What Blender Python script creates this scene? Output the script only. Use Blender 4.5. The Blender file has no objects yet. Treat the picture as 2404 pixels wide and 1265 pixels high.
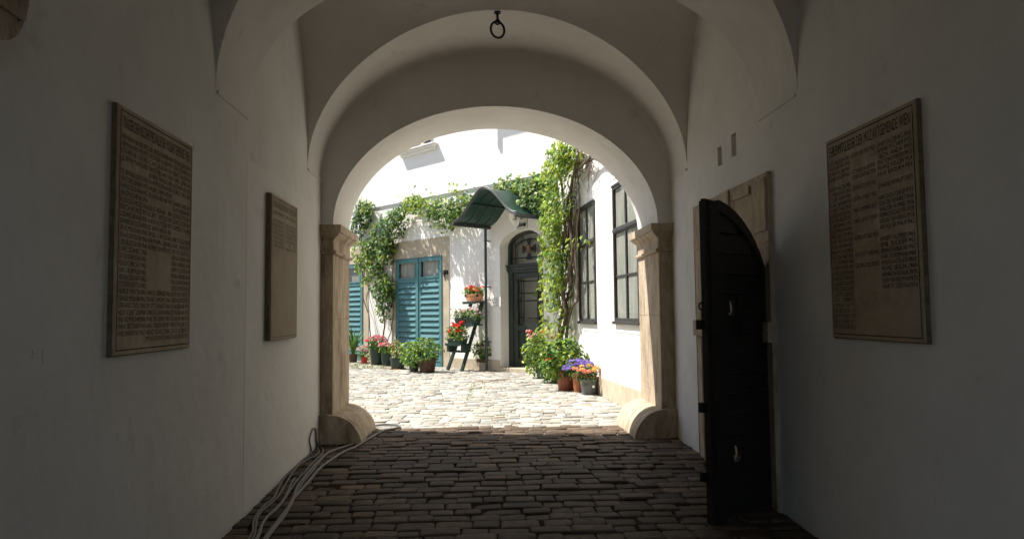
import bpy, bmesh, math, random
from mathutils import Vector, Matrix, geometry, noise
random.seed(7)
C = bpy.context.scene.collection
sc = bpy.context.scene
R = math.radians

# ------------------------------------------------------------------ camera
PITCH, YAW, ROLL, FPX, CZ = .06036, .05022, -.01049, 1686.5, 1.245
fw = Vector((math.sin(YAW)*math.cos(PITCH), math.cos(YAW)*math.cos(PITCH), math.sin(PITCH)))
r0 = fw.cross(Vector((0, 0, 1))).normalized(); u0 = r0.cross(fw)
rt = r0*math.cos(ROLL)+u0*math.sin(ROLL); up = u0*math.cos(ROLL)-r0*math.sin(ROLL)
cam = bpy.data.objects.new('camera', bpy.data.cameras.new('camera')); C.objects.link(cam)
m = Matrix((rt, up, -fw)).transposed().to_4x4(); m.translation = (0, 0, CZ)
cam.matrix_world = m
cam.data.lens = FPX/2404*36; cam.data.sensor_width = 36; cam.data.clip_start = .05; cam.data.clip_end = 400
sc.camera = cam

# ------------------------------------------------------------------ sky, sun, exposure
SUN = Vector((-1.35, .45, 2.1)).normalized()      # direction towards the sun
w = bpy.data.worlds.new('World'); sc.world = w; w.use_nodes = True
nt = w.node_tree; sky = nt.nodes.new('ShaderNodeTexSky'); sky.sky_type = 'NISHITA'; sky.sun_disc = False
sky.sun_elevation = math.asin(SUN.z); sky.sun_rotation = math.atan2(SUN.x, SUN.y)
nt.links.new(sky.outputs[0], nt.nodes['Background'].inputs[0]); nt.nodes['Background'].inputs[1].default_value = .1
sl = bpy.data.lights.new('sun', 'SUN'); sl.energy = 5; sl.angle = R(.5); sl.color = (1, .965, .90)
so = bpy.data.objects.new('sun', sl); C.objects.link(so); so.rotation_euler = SUN.to_track_quat('Z', 'Y').to_euler(); so.location = (-6, 8, 14)
sc.view_settings.view_transform = 'Standard'; sc.view_settings.look = 'None'; sc.view_settings.gamma = 1
sc.view_settings.exposure = 1.0
sc.cycles.max_bounces = 14; sc.cycles.diffuse_bounces = 9; sc.cycles.transparent_max_bounces = 12
sc.cycles.use_denoising = True; sc.cycles.sample_clamp_indirect = 6

# ------------------------------------------------------------------ materials
def mat(name, col, rough=.8, spec=.3, metal=0, c2=None, scale=4, bump=0, bscale=60, detail=6, vstreak=None, attr=None, trans=0, stretch=(1, 1, 1), c3=None, s3=1.2, t3=(.55, .75), bdist=.01):
    M = bpy.data.materials.new(name); M.use_nodes = True; n = M.node_tree.nodes; l = M.node_tree.links
    b = n['Principled BSDF']; b.inputs['Roughness'].default_value = rough; b.inputs['Metallic'].default_value = metal
    b.inputs['Specular IOR Level'].default_value = spec; b.inputs['Base Color'].default_value = (*col, 1)
    tc = n.new('ShaderNodeTexCoord'); mp = n.new('ShaderNodeMapping'); l.new(tc.outputs['Object'], mp.inputs[0]); mp.inputs['Scale'].default_value = stretch
    out = None
    if c2:
        t = n.new('ShaderNodeTexNoise'); t.inputs['Scale'].default_value = scale; t.inputs['Detail'].default_value = detail; t.inputs['Roughness'].default_value = .65
        l.new(mp.outputs[0], t.inputs[0]); cr = n.new('ShaderNodeValToRGB'); l.new(t.outputs[0], cr.inputs[0])
        cr.color_ramp.elements[0].position = .36; cr.color_ramp.elements[1].position = .66
        cr.color_ramp.elements[0].color = (*col, 1); cr.color_ramp.elements[1].color = (*c2, 1); out = cr.outputs[0]
    if attr:
        a = n.new('ShaderNodeAttribute'); a.attribute_name = attr
        if out:
            mx = n.new('ShaderNodeMix'); mx.data_type = 'RGBA'; mx.blend_type = 'MULTIPLY'; mx.inputs[0].default_value = 1
            l.new(out, mx.inputs[6]); l.new(a.outputs[0], mx.inputs[7]); out = mx.outputs[2]
        else: out = a.outputs[0]
    if c3:
        t = n.new('ShaderNodeTexNoise'); t.inputs['Scale'].default_value = s3; t.inputs['Detail'].default_value = 8; t.inputs['Roughness'].default_value = .7
        l.new(mp.outputs[0], t.inputs[0]); mr = n.new('ShaderNodeMapRange'); l.new(t.outputs[0], mr.inputs[0])
        mr.inputs[1].default_value = t3[0]; mr.inputs[2].default_value = t3[1]
        mx = n.new('ShaderNodeMix'); mx.data_type = 'RGBA'; l.new(mr.outputs[0], mx.inputs[0]); mx.inputs[7].default_value = (*c3, 1)
        if out: l.new(out, mx.inputs[6])
        else: mx.inputs[6].default_value = (*col, 1)
        out = mx.outputs[2]
    if out: l.new(out, b.inputs['Base Color'])
    if bump:
        t = n.new('ShaderNodeTexNoise'); t.inputs['Scale'].default_value = bscale; t.inputs['Detail'].default_value = 5
        l.new(mp.outputs[0], t.inputs[0]); bp = n.new('ShaderNodeBump'); bp.inputs['Strength'].default_value = bump; bp.inputs['Distance'].default_value = bdist
        l.new(t.outputs[0], bp.inputs['Height']); l.new(bp.outputs[0], b.inputs['Normal'])
    if trans:
        tr = n.new('ShaderNodeBsdfTranslucent'); ms = n.new('ShaderNodeMixShader'); ms.inputs[0].default_value = trans
        if out: l.new(out, tr.inputs[0])
        else: tr.inputs[0].default_value = (*col, 1)
        l.new(b.outputs[0], ms.inputs[1]); l.new(tr.outputs[0], ms.inputs[2]); l.new(ms.outputs[0], n['Material Output'].inputs[0])
    return M
PL_IN = mat('inner_plaster', (.74, .718, .682), .85, .2, c2=(.665, .643, .605), scale=1.7, bump=.5, bscale=7, c3=(.46, .42, .36), s3=2.9, t3=(.60, .82), bdist=.02)
PL_PATCH = mat('inner_plaster_repair', (.77, .75, .71), .85, .2, c2=(.71, .69, .65), scale=2.1, bump=.4, bscale=8, c3=(.55, .51, .45), s3=3.4, t3=(.60, .85), bdist=.02)
PL_OUT = mat('outer_plaster', (.79, .765, .715), .85, .2, c2=(.73, .705, .655), scale=2, bump=.3, bscale=30, c3=(.68, .64, .57), s3=1.4, t3=(.6, .8))
STONE = mat('weathered_sandstone', (.52, .43, .32), .8, .25, c2=(.35, .265, .175), scale=6, bump=.7, bscale=40, c3=(.16, .11, .07), s3=3.2, t3=(.50, .74), stretch=(1.8, 1.8, .6), bdist=.015)
STONE2 = mat('pale_sandstone', (.50, .43, .33), .85, .2, c2=(.40, .33, .24), scale=4, bump=.4, bscale=50)
PLAQ = mat('plaque_limestone', (.385, .305, .205), .7, .3, c2=(.30, .23, .15), scale=5, bump=.25, bscale=90, c3=(.50, .41, .29), s3=4, t3=(.52, .72))
PLAQ2 = mat('pale_plaque_limestone', (.33, .26, .17), .7, .3, c2=(.27, .20, .13), scale=5, bump=.2, bscale=90)
PLAQE = mat('plaque_edge_mortar', (.23, .175, .115), .9, .1, c2=(.13, .095, .06), scale=25, bump=.5, bscale=120)
LETTER = mat('engraved_paint', (.055, .036, .022), .9, .1)
LETTER2 = mat('faded_engraving', (.14, .10, .065), .9, .1)
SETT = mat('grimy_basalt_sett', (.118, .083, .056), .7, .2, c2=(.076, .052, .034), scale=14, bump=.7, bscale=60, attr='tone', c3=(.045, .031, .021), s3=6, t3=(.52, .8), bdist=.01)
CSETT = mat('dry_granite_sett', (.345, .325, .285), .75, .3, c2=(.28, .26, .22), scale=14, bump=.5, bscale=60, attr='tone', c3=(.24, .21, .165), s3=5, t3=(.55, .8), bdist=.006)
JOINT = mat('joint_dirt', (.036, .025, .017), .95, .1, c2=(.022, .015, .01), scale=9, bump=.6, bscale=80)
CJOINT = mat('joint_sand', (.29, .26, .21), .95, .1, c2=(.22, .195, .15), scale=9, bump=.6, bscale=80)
BLACKW = mat('black_tarred_wood', (.016, .014, .012), .5, .4, c2=(.028, .024, .02), scale=12, bump=.6, bscale=30, stretch=(1, 1, 4), c3=(.09, .075, .06), s3=14, t3=(.64, .78))
IRON = mat('wrought_iron', (.02, .018, .016), .5, .5, metal=.6, bump=.3, bscale=60)
TEAL = mat('teal_shutter_paint', (.06, .17, .185), .5, .4, c2=(.095, .215, .225), scale=6, bump=.25, bscale=25, stretch=(3, 3, .6), c3=(.17, .29, .29), s3=9, t3=(.6, .85))
DOORG = mat('door_dark_paint', (.017, .023, .018), .35, .5, c2=(.026, .033, .027), scale=7, bump=.15, bscale=30)
GREEN = mat('dark_green_paint', (.014, .030, .024), .38, .5, c2=(.02, .045, .033), scale=7, bump=.15, bscale=30)
CANG = mat('green_sheet_metal', (.008, .032, .023), .42, .5, c2=(.014, .055, .042), scale=4, bump=.15, bscale=14)
CANT = mat('gutter_metal', (.03, .035, .035), .45, .5, metal=.2, c2=(.055, .055, .052), scale=20)
WFRAME = mat('dark_window_frame', (.022, .020, .018), .5, .4, c2=(.045, .040, .036), scale=12)
CURT = mat('net_curtain', (.47, .465, .43), .9, .1, c2=(.32, .325, .285), scale=3, stretch=(4, 4, .6), trans=.15)
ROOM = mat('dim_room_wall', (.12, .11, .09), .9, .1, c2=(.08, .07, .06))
TERRA = mat('terracotta', (.42, .16, .08), .75, .3, c2=(.34, .12, .06), scale=9, bump=.2, bscale=60, c3=(.5, .32, .22), s3=4, t3=(.6, .8))
TERRAP = mat('orange_terracotta', (.55, .24, .12), .75, .3, c2=(.48, .2, .1), scale=9, bump=.2, bscale=60, c3=(.6, .42, .3), s3=6, t3=(.55, .8))
RUSTP = mat('rust_red_plastic', (.27, .075, .035), .45, .4, c2=(.21, .055, .028), scale=5)
GPLAST = mat('grey_plastic', (.12, .125, .125), .45, .4, c2=(.09, .095, .095), scale=5)
BLPOT = mat('blue_grey_pot', (.14, .19, .2), .5, .4, c2=(.1, .14, .15), scale=6)
DGPOT = mat('dark_green_plastic', (.018, .036, .026), .45, .4, c2=(.03, .05, .038), scale=6)
BRPOT = mat('brown_pot', (.085, .045, .028), .6, .3, c2=(.06, .03, .02), scale=7, bump=.2, bscale=30)
REDPOT = mat('bright_red_pot', (.5, .03, .015), .4, .5)
SOIL = mat('potting_soil', (.035, .024, .016), .95, .1, c2=(.02, .014, .01), scale=30, bump=1, bscale=80)
LEAF = mat('leaf', (.1, .2, .04), .45, .35, attr='tone', trans=.38)
PETAL = mat('petal', (.8, .1, .1), .6, .2, attr='tone', trans=.3)
BARK = mat('vine_bark', (.14, .105, .078), .9, .1, c2=(.08, .058, .042), scale=14, bump=.8, bscale=50, stretch=(2, 2, .5))
CABLE = mat('grey_cable_rubber', (.17, .155, .135), .5, .4, c2=(.12, .108, .095), scale=9)
WHITEE = mat('white_enamel', (.72, .70, .62), .35, .5, c2=(.62, .58, .48), scale=9)
INK = mat('black_lettering', (.02, .018, .015), .6, .2)
GOLD = mat('gilt_medallion', (.2, .11, .035), .5, .4, metal=.2, c2=(.10, .05, .02), scale=30)
GRATE = mat('rusty_iron_grate', (.30, .21, .16), .7, .3, c2=(.22, .15, .12), scale=20, bump=.4)
MARB = mat('white_marble', (.66, .64, .60), .5, .4, c2=(.58, .56, .52), scale=6)
TAG = mat('white_price_tag', (.8, .8, .78), .5, .3)
ROOF = mat('roof_tile', (.22, .09, .055), .85, .2, c2=(.15, .06, .04), scale=8)
def glass(name, tint, refl):
    M = bpy.data.materials.new(name); M.use_nodes = True; n = M.node_tree.nodes; l = M.node_tree.links
    n.remove(n['Principled BSDF']); g = n.new('ShaderNodeBsdfGlossy'); g.inputs['Roughness'].default_value = .03
    t = n.new('ShaderNodeBsdfTransparent'); t.inputs[0].default_value = (*tint, 1); ms = n.new('ShaderNodeMixShader')
    fw_ = n.new('ShaderNodeLayerWeight'); fw_.inputs[0].default_value = .5; fr = n.new('ShaderNodeMath'); fr.operation = 'POWER'; fr.inputs[1].default_value = 4; l.new(fw_.outputs['Facing'], fr.inputs[0]); fm = n.new('ShaderNodeMath'); fm.operation = 'MULTIPLY'; fm.inputs[1].default_value = .55; l.new(fr.outputs[0], fm.inputs[0]); fr = fm; ad = n.new('ShaderNodeMath'); ad.operation = 'ADD'; ad.inputs[1].default_value = refl
    ns = n.new('ShaderNodeTexNoise'); ns.inputs['Scale'].default_value = 1.6; bp = n.new('ShaderNodeBump'); bp.inputs['Strength'].default_value = .12; bp.inputs['Distance'].default_value = .03
    l.new(ns.outputs[0], bp.inputs['Height']); l.new(bp.outputs[0], g.inputs['Normal'])
    l.new(fr.outputs[0], ad.inputs[0]); l.new(ad.outputs[0], ms.inputs[0]); l.new(t.outputs[0], ms.inputs[1]); l.new(g.outputs[0], ms.inputs[2]); l.new(ms.outputs[0], n['Material Output'].inputs[0])
    return M
GLASS = glass('window_glass', (.9, .905, .885), .05)
DGLASS = glass('door_glass', (.9, .92, .88), .10)

# ------------------------------------------------------------------ builders
def root_loc(o):
    while o.parent: o = o.parent
    return Vector(o.location)
def thing(name, label, cat, loc, group=None, kind=None):
    o = bpy.data.objects.new(name, None); C.objects.link(o); o.location = loc; o.empty_display_size = .1
    o['label'] = label; o['category'] = cat
    if group: o['group'] = group
    if kind: o['kind'] = kind
    return o
class MB:
    def __init__(s, T=None): s.v = []; s.f = []; s.T = T; s.col = []; s.sharp = []
    def p(s, a): a = Vector(a); s.v.append(Vector(s.T(*a)) if s.T else a); return len(s.v)-1
    def face(s, pts, c=None): s.f.append([s.p(q) for q in pts]); s.col.append(c)
    def box(s, x0, x1, y0, y1, z0, z1):
        i = [s.p(q) for q in ((x0,y0,z0),(x1,y0,z0),(x1,y1,z0),(x0,y1,z0),(x0,y0,z1),(x1,y0,z1),(x1,y1,z1),(x0,y1,z1))]
        for q in ((0,3,2,1),(4,5,6,7),(0,1,5,4),(1,2,6,5),(2,3,7,6),(3,0,4,7)): s.f.append([i[k] for k in q]); s.col.append(None)
    def bar(s, a, b, w, h, upv=(0,0,1)):
        T = s.T; a = Vector(T(*a)) if T else Vector(a); b = Vector(T(*b)) if T else Vector(b); d = (b-a).normalized(); x = d.cross(Vector(upv))
        if x.length < 1e-4: x = d.cross(Vector((1,0,0)))
        x.normalize(); y = x.cross(d); n = len(s.v)
        for q in (a, b):
            for sx, sy in ((-1,-1),(1,-1),(1,1),(-1,1)): s.v.append(q+x*sx*w/2+y*sy*h/2)
        for q in ((0,1,2,3),(7,6,5,4),(0,4,5,1),(1,5,6,2),(2,6,7,3),(3,7,4,0)): s.f.append([n+k for k in q]); s.col.append(None)
    def tube(s, pts, r, seg=8, cap=True):
        P = [Vector(s.T(*q)) if s.T else Vector(q) for q in pts]; n0 = len(s.v); rr = r if isinstance(r, list) else [r]*len(P); prev = None
        for i, q in enumerate(P):
            d = (P[min(i+1, len(P)-1)]-P[max(i-1, 0)]).normalized()
            if prev is None: x = d.orthogonal().normalized()
            else: x = (prev-d*prev.dot(d)); x = x.normalized() if x.length > 1e-5 else d.orthogonal().normalized()
            prev = x; y = d.cross(x)
            for k in range(seg): a = 2*math.pi*k/seg; s.v.append(q+(x*math.cos(a)+y*math.sin(a))*rr[i])
        for i in range(len(P)-1):
            for k in range(seg):
                k2 = (k+1) % seg; s.f.append([n0+i*seg+k, n0+i*seg+k2, n0+(i+1)*seg+k2, n0+(i+1)*seg+k]); s.col.append(None)
        if cap:
            s.f.append([n0+k for k in range(seg)][::-1]); s.f.append([n0+(len(P)-1)*seg+k for k in range(seg)]); s.col += [None, None]
    def lathe(s, prof, cen, seg=24, sx=1, sy=1, ang=0, rib=0):
        n0 = len(s.v); cx, cy, cz = cen
        for r, z in prof:
            for k in range(seg):
                a = 2*math.pi*k/seg; q = r*(1+(rib*(1 if k % 2 else -1)))
                px, py = q*math.cos(a)*sx, q*math.sin(a)*sy
                s.v.append(Vector((cx+px*math.cos(ang)-py*math.sin(ang), cy+px*math.sin(ang)+py*math.cos(ang), cz+z)))
        for i in range(len(prof)-1):
            for k in range(seg):
                k2 = (k+1) % seg; s.f.append([n0+i*seg+k, n0+i*seg+k2, n0+(i+1)*seg+k2, n0+(i+1)*seg+k]); s.col.append(None)
    def holes(s, outer, holes, F, d=None, sides=True, back=True):
        """2D polygon with holes mapped by F(a,b,depth); extruded from depth 0 to d"""
        loops = [outer]+holes; flat = [p for L in loops for p in L]
        tris = geometry.tessellate_polygon([[Vector((a, b, 0)) for a, b in L] for L in loops])
        n = len(s.v)
        for a, b in flat: s.p(F(a, b, 0))
        for t in tris: s.f.append([n+k for k in t]); s.col.append(None)
        if d:
            n2 = len(s.v)
            for a, b in flat: s.p(F(a, b, d))
            if back:
                for t in tris: s.f.append([n2+k for k in t][::-1]); s.col.append(None)
            if sides:
                k = 0
                for L in loops:
                    for i in range(len(L)):
                        j = (i+1) % len(L); s.f.append([n+k+i, n+k+j, n2+k+j, n2+k+i]); s.col.append(None)
                    k += len(L)
    def build(s, name, material, parent=None, smooth=False, recalc=True, bevel=0, label=None, mats=None):
        me = bpy.data.meshes.new(name); o0 = root_loc(parent) if parent else Vector((0,0,0))
        me.from_pydata([tuple(q-o0) for q in s.v], [], s.f)
        if any(c is not None for c in s.col):
            at = me.color_attributes.new('tone', 'FLOAT_COLOR', 'CORNER'); buf = []
            for f, c in zip(s.f, s.col): buf += list((*(c or (1,1,1)), 1))*len(f)
            at.data.foreach_set('color', buf)
        if recalc or bevel:
            bm = bmesh.new(); bm.from_mesh(me)
            if bevel:
                bmesh.ops.remove_doubles(bm, verts=bm.verts, dist=1e-5)
                bmesh.ops.bevel(bm, geom=[e for e in bm.edges if len(e.link_faces) == 2 and e.calc_face_angle(0) > .6], offset=bevel, segments=2, affect='EDGES', profile=.6)
            bmesh.ops.recalc_face_normals(bm, faces=bm.faces); bm.to_mesh(me); bm.free()
        if smooth:
            me.polygons.foreach_set('use_smooth', [True]*len(me.polygons))
            if smooth != 'all': me.set_sharp_from_angle(angle=R(38))
        me.materials.append(material); o = bpy.data.objects.new(name, me); C.objects.link(o)
        if parent: o.parent = parent
        if label: o['label'] = label
        return o
def top(o, label=None, cat=None, group=None, kind=None):
    for k, v in (('label', label), ('category', cat), ('group', group), ('kind', kind)):
        if v: o[k] = v
    return o
# real wall planes of the courtyard; a photo point is carried onto a wall plane, o metres in front of it
def ray(x, y): return fw+rt*((x-1202)/FPX)-up*((y-632.5)/FPX)
CAMP = Vector((0, 0, CZ))
U = Vector((-.661, .750, 0)).normalized(); NB = Vector((-U.y, U.x, 0)); C0 = Vector((1.584, 14.27, 0))
UW = Vector((-.0822, .9966, 0)).normalized(); NW = Vector((-UW.y, UW.x, 0)); W0 = Vector((1.92, 10.2, 0))
def hitp(x, y, P, n): d = ray(x, y); return CAMP+d*((P-CAMP).dot(n)/d.dot(n))
def BW(x, y, o=0): q = hitp(x, y, C0+NB*o, NB); return (q-C0).dot(U), q.z
def WW(x, y, o=0): q = hitp(x, y, W0+NW*o, NW); return (q-W0).dot(UW), q.z
def GZ(x, y, z=0): d = ray(x, y); return CAMP+d*((z-CZ)/d.z)
def TB(s, o, z): return C0+U*s+NB*o+Vector((0,0,z))
def TW(s, o, z): return W0+UW*s+NW*o+Vector((0,0,z))
def gz(y): return 0 if y > 7.15 else -.025*(7.15-y)
XL, XR, YE, YO = -1.5275, 1.9825, 7.15, 8.05
XC, A, ZS, B1, B2 = .2275, 1.755, 2.58, 1.30, 1.47
CH, CP = .86, 2.32      # half length of a vault cell, and the spacing of cells

# ------------------------------------------------------------------ the passage building
pas = thing('passage_building', 'dim white plastered vaulted passage whose arch opens onto the sunny courtyard', 'building', (XC, 0, 0))
cells = [5.71-CP*k for k in range(3)]
Y0 = cells[-1]-CH-1.5
def e1(t): return (XC+A*math.cos(t), ZS+B1*math.sin(t))
def rows_for(z1):
    """list of (y, z, sharp) along the passage for a column whose band height is z1"""
    r = []; fr = .07
    h = min(1, max(0, (z1-ZS)/B2)); phi = math.asin(h); K = 22
    for c in cells:
        for k in range(K+1):
            a = phi+(math.pi-2*phi)*k/K
            r.append((c+CH*math.cos(a), ZS+B2*math.sin(a), k in (0, K)))
    return [(YE, z1, False)]+r+[(Y0, z1, False)]
N = 72; cols = []
vb = MB(); idx = []; sharp_rows = set()
for i in range(N+1):
    t = math.pi*(1-i/N); x, z = e1(t); row = []
    fil = .09*math.sin(t)**.6 if 0 < i < N else 0
    rr = rows_for(z)
    out = []
    for k in range(7):   # soft fillet between the soffit and the end wall
        a = math.pi/2*k/6; off = fil*(1-math.sin(a)); sc_ = (A-off)/A
        out.append((YE-fil*(1-math.cos(a)), XC+(x-XC)*sc_, ZS+(z-ZS)*sc_, False))
    for (y, zz, sh) in rr[1:]: out.append((y, x, zz, sh))
    for (y, xx, zz, sh) in out: row.append(vb.p((xx, y, zz)))
    if i == 0: sharp_rows = {k for k, q in enumerate(out) if q[3]}
    idx.append(row)
for i in range(N):
    for k in range(len(idx[0])-1): vb.f.append([idx[i][k], idx[i][k+1], idx[i+1][k+1], idx[i+1][k]]); vb.col.append(None)
ob = vb.build('vault', PL_IN, pas, recalc=False)
me = ob.data; me.polygons.foreach_set('use_smooth', [True]*len(me.polygons))
at = me.attributes.new('sharp_edge', 'BOOLEAN', 'EDGE')
R_ = len(idx[0]); 
for e in me.edges:
    a, b = e.vertices
    if a % R_ == b % R_ and (a % R_) in sharp_rows: at.data[e.index].value = True
# side walls, with their tops following the lunettes
def wall_top():
    pts = []
    for c in cells:
        for k in range(25): a = math.pi*k/24; pts.append((c+CH*math.cos(a), ZS+B2*math.sin(a)))
    return [(YE, ZS)]+pts+[(Y0, ZS)]
wl = MB(); wl.holes([(Y0, -.5), (YE, -.3)]+wall_top(), [], lambda a, b, d: (XL-d, a, b)); wl.build('wall', PL_IN, pas, label='left wall of the passage carrying two stone plaques')
def arch_pts(c, hw, zsp, rise, n=20, zb=None):
    if hw > 1.5:
        q = [(c-hw, zb)] if zb is not None else []
        for k in range(n+1):
            a = math.pi*k/n; wv = 1+.0030*noise.noise(Vector((a*3.1, 3.3, 0)))*math.sin(a)+.0014*noise.noise(Vector((a*11, 8.3, 0)))*math.sin(a); q.append((c-hw*wv*math.cos(a), zsp+rise*wv*math.sin(a)))
        return q+([(c+hw, zb)] if zb is not None else [])
    p = [(c-hw, zb), (c-hw, zsp)] if zb is not None else [(c-hw, zsp)]
    p += [(c-hw*math.cos(math.pi*k/n), zsp+rise*math.sin(math.pi*k/n)) for k in range(1, n)]
    return p+([(c+hw, zsp), (c+hw, zb)] if zb is not None else [(c+hw, zsp)])
DC, DHW, DS, DR = 5.50, .68, 1.155, .80
door_hole = arch_pts(DC, DHW, DS, DR, 24, gz(5.5)-.0)
slots = [[(5.405, 2.43), (5.405, 2.60), (5.30, 2.60), (5.30, 2.42)], [(5.72, 2.42), (5.72, 2.575), (5.62, 2.575), (5.62, 2.415)]]
wr = MB(); wr.holes([(Y0, -.5), (YE, -.3)]+wall_top(), [door_hole]+slots, lambda a, b, d: (XR+d, a, b))
for L, dep in ((slots[0], .12), (slots[1], .12)):
    for i in range(4):
        a, b = L[i], L[(i+1) % 4]; wr.face([(XR, *a), (XR, *b), (XR+dep, *b), (XR+dep, *a)])
    wr.face([(XR+dep, *q) for q in L])
wr.build('wall', PL_IN, pas, label='right wall of the passage with a small doorway', recalc=False)
# plaster skirting patch on the left wall (thicker lower coat towards the arch)
pp = MB(); pp.holes([(4.84, -.2), (7.149, -.1), (7.149, 2.30), (6.4, 2.27), (5.7, 2.31), (4.85, 2.29)], [], lambda a, b, d: (XL+.0015-d*1, a, b), .004, back=False); pp.build('plaster_patch', PL_PATCH, pas)
def crack(x, y, L, side=-1):
    X_ = XL+.0022 if side < 0 else XR-.0012; p = hitp(x, y, Vector((X_, 0, 0)), Vector((1, 0, 0))); q = MB(); yy, zz = p.y, p.z; n = 9; w_ = .0022
    pts = [(yy+random.gauss(0, .004), zz-L*k/n) for k in range(n+1)]
    for (a, b), (c, d) in zip(pts, pts[1:]): q.face([(X_, a, b), (X_, a+w_, b), (X_, c+w_, d), (X_, c, d)])
    q.build('plaster_crack', ROOM, pas, recalc=False)
crack(553, 290, .12); crack(684, 458, .035); crack(100, 820, .05); crack(76, 818, .035)
# little room behind the doorway
rm = MB(); x0, x1 = XR, XR+.45; y0, y1 = DC-DHW, DC+DHW; zb = gz(5.5)
for q in (((x0,y0,zb),(x1,y0,zb),(x1,y0,2),(x0,y0,2)), ((x0,y1,zb),(x1,y1,zb),(x1,y1,2),(x0,y1,2)), ((x1,y0,zb),(x1,y1,zb),(x1,y1,2),(x1,y0,2)), ((x0,y0,zb),(x1,y0,zb),(x1,y1,zb),(x0,y1,zb)), ((x0,y0,2),(x1,y0,2),(x1,y1,2),(x0,y1,2))): rm.face(q)
rm.build('doorway_recess', PL_IN, pas, recalc=False)
# arch spring ledges
lg = MB()
for c in [YE]+[c-CH for c in cells[:-1]]:
    yb = c-.58
    for xx, sg in ((XL, 1), (XR, -1)): lg = MB(); lg.box(min(xx-sg*.02, xx+sg*.012), max(xx-sg*.02, xx+sg*.012), yb, c-.002, ZS-.022, ZS); lg.build('impost_ledge', PL_IN, pas, bevel=.004)
# end wall with the big arch (thickness YE..YO) and its soffit
AC, AHW, ASP, ARI = .218, 1.627, 2.125, 1.205
def end_wall(y0, y1, name):
    e = MB(); fil = .09
    outer = [(XL-.0, -.5), (XL, ZS)]+[(XC+(A-fil*math.sin(t)**.6)*math.cos(t), ZS+(B1-fil*math.sin(t)**.6*.74)*math.sin(t)) for t in [math.pi*(1-i/N) for i in range(1, N)]]+[(XR, ZS), (XR, -.5)]
    inner = arch_pts(AC, AHW, ASP, ARI, 48, -.5)
    # front ring drawn as strips between the outer and inner curves
    M_ = 96
    def samp(L, closed=False):
        ds = [0]
        for i in range(1, len(L)): ds.append(ds[-1]+math.dist(L[i-1], L[i]))
        o = []
        for k in range(M_+1):
            t = ds[-1]*k/M_; j = max(1, next((i for i, q in enumerate(ds) if q >= t-1e-9), len(L)-1)); u = (t-ds[j-1])/max(1e-9, ds[j]-ds[j-1])
            o.append((L[j-1][0]*(1-u)+L[j][0]*u, L[j-1][1]*(1-u)+L[j][1]*u))
        return o
    poly = outer+inner[::-1]
    e.holes(poly, [], lambda a, b, d: (a, y0, b))
    for i in range(len(inner)-1):
        a, b = inner[i], inner[i+1]; e.face([(a[0], y0, a[1]), (b[0], y0, b[1]), (b[0], y1, b[1]), (a[0], y1, a[1])])
    return e
e = end_wall(YE, YO, ''); me_o = e.build('arch_wall', PL_IN, pas, recalc=False)
bm = bmesh.new(); bm.from_mesh(me_o.data); bmesh.ops.remove_doubles(bm, verts=bm.verts, dist=1e-5); bm.to_mesh(me_o.data); bm.free()
me_o.data.polygons.foreach_set('use_smooth', [True]*len(me_o.data.polygons)); me_o.data.set_sharp_from_angle(angle=R(35))
e = end_wall(Y0, Y0-.7, ''); e.build('street_arch_wall', PL_IN, pas, recalc=False)
# courtyard facade of the passage building, with the arch cut through
fa = MB(); xw = W0.x+UW.x*((YO-10.2)/UW.y)
fa.holes([(-9, -.3), (-9, 5.4), (xw, 5.4), (xw, -.3), (AC+AHW, -.3)]+arch_pts(AC, AHW, ASP, ARI, 48)[::-1]+[(AC-AHW, -.3)], [], lambda a, b, d: (a, YO, b))
fa.build('courtyard_facade', PL_OUT, pas, recalc=False)
rf = MB(); rf.face([(-9, YO+.25, 5.38), (3.5, YO+.25, 5.38), (3.5, 2, 7.6), (-9, 2, 7.6)]); rf.face([(-9, 2, 7.6), (3.5, 2, 7.6), (3.5, Y0-.7, 5.2), (-9, Y0-.7, 5.2)]); rf.build('roof', ROOF, pas, recalc=False)
sf = MB(); sf.holes([(-9, -.5), (-9, 5.4), (3.5, 5.4), (3.5, -.5), (AC+AHW, -.5)]+arch_pts(AC, AHW, ASP, ARI, 48)[::-1]+[(AC-AHW, -.5)], [], lambda a, b, d: (a, Y0-.7, b)); sf.build('street_facade', PL_OUT, pas, recalc=False)

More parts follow.
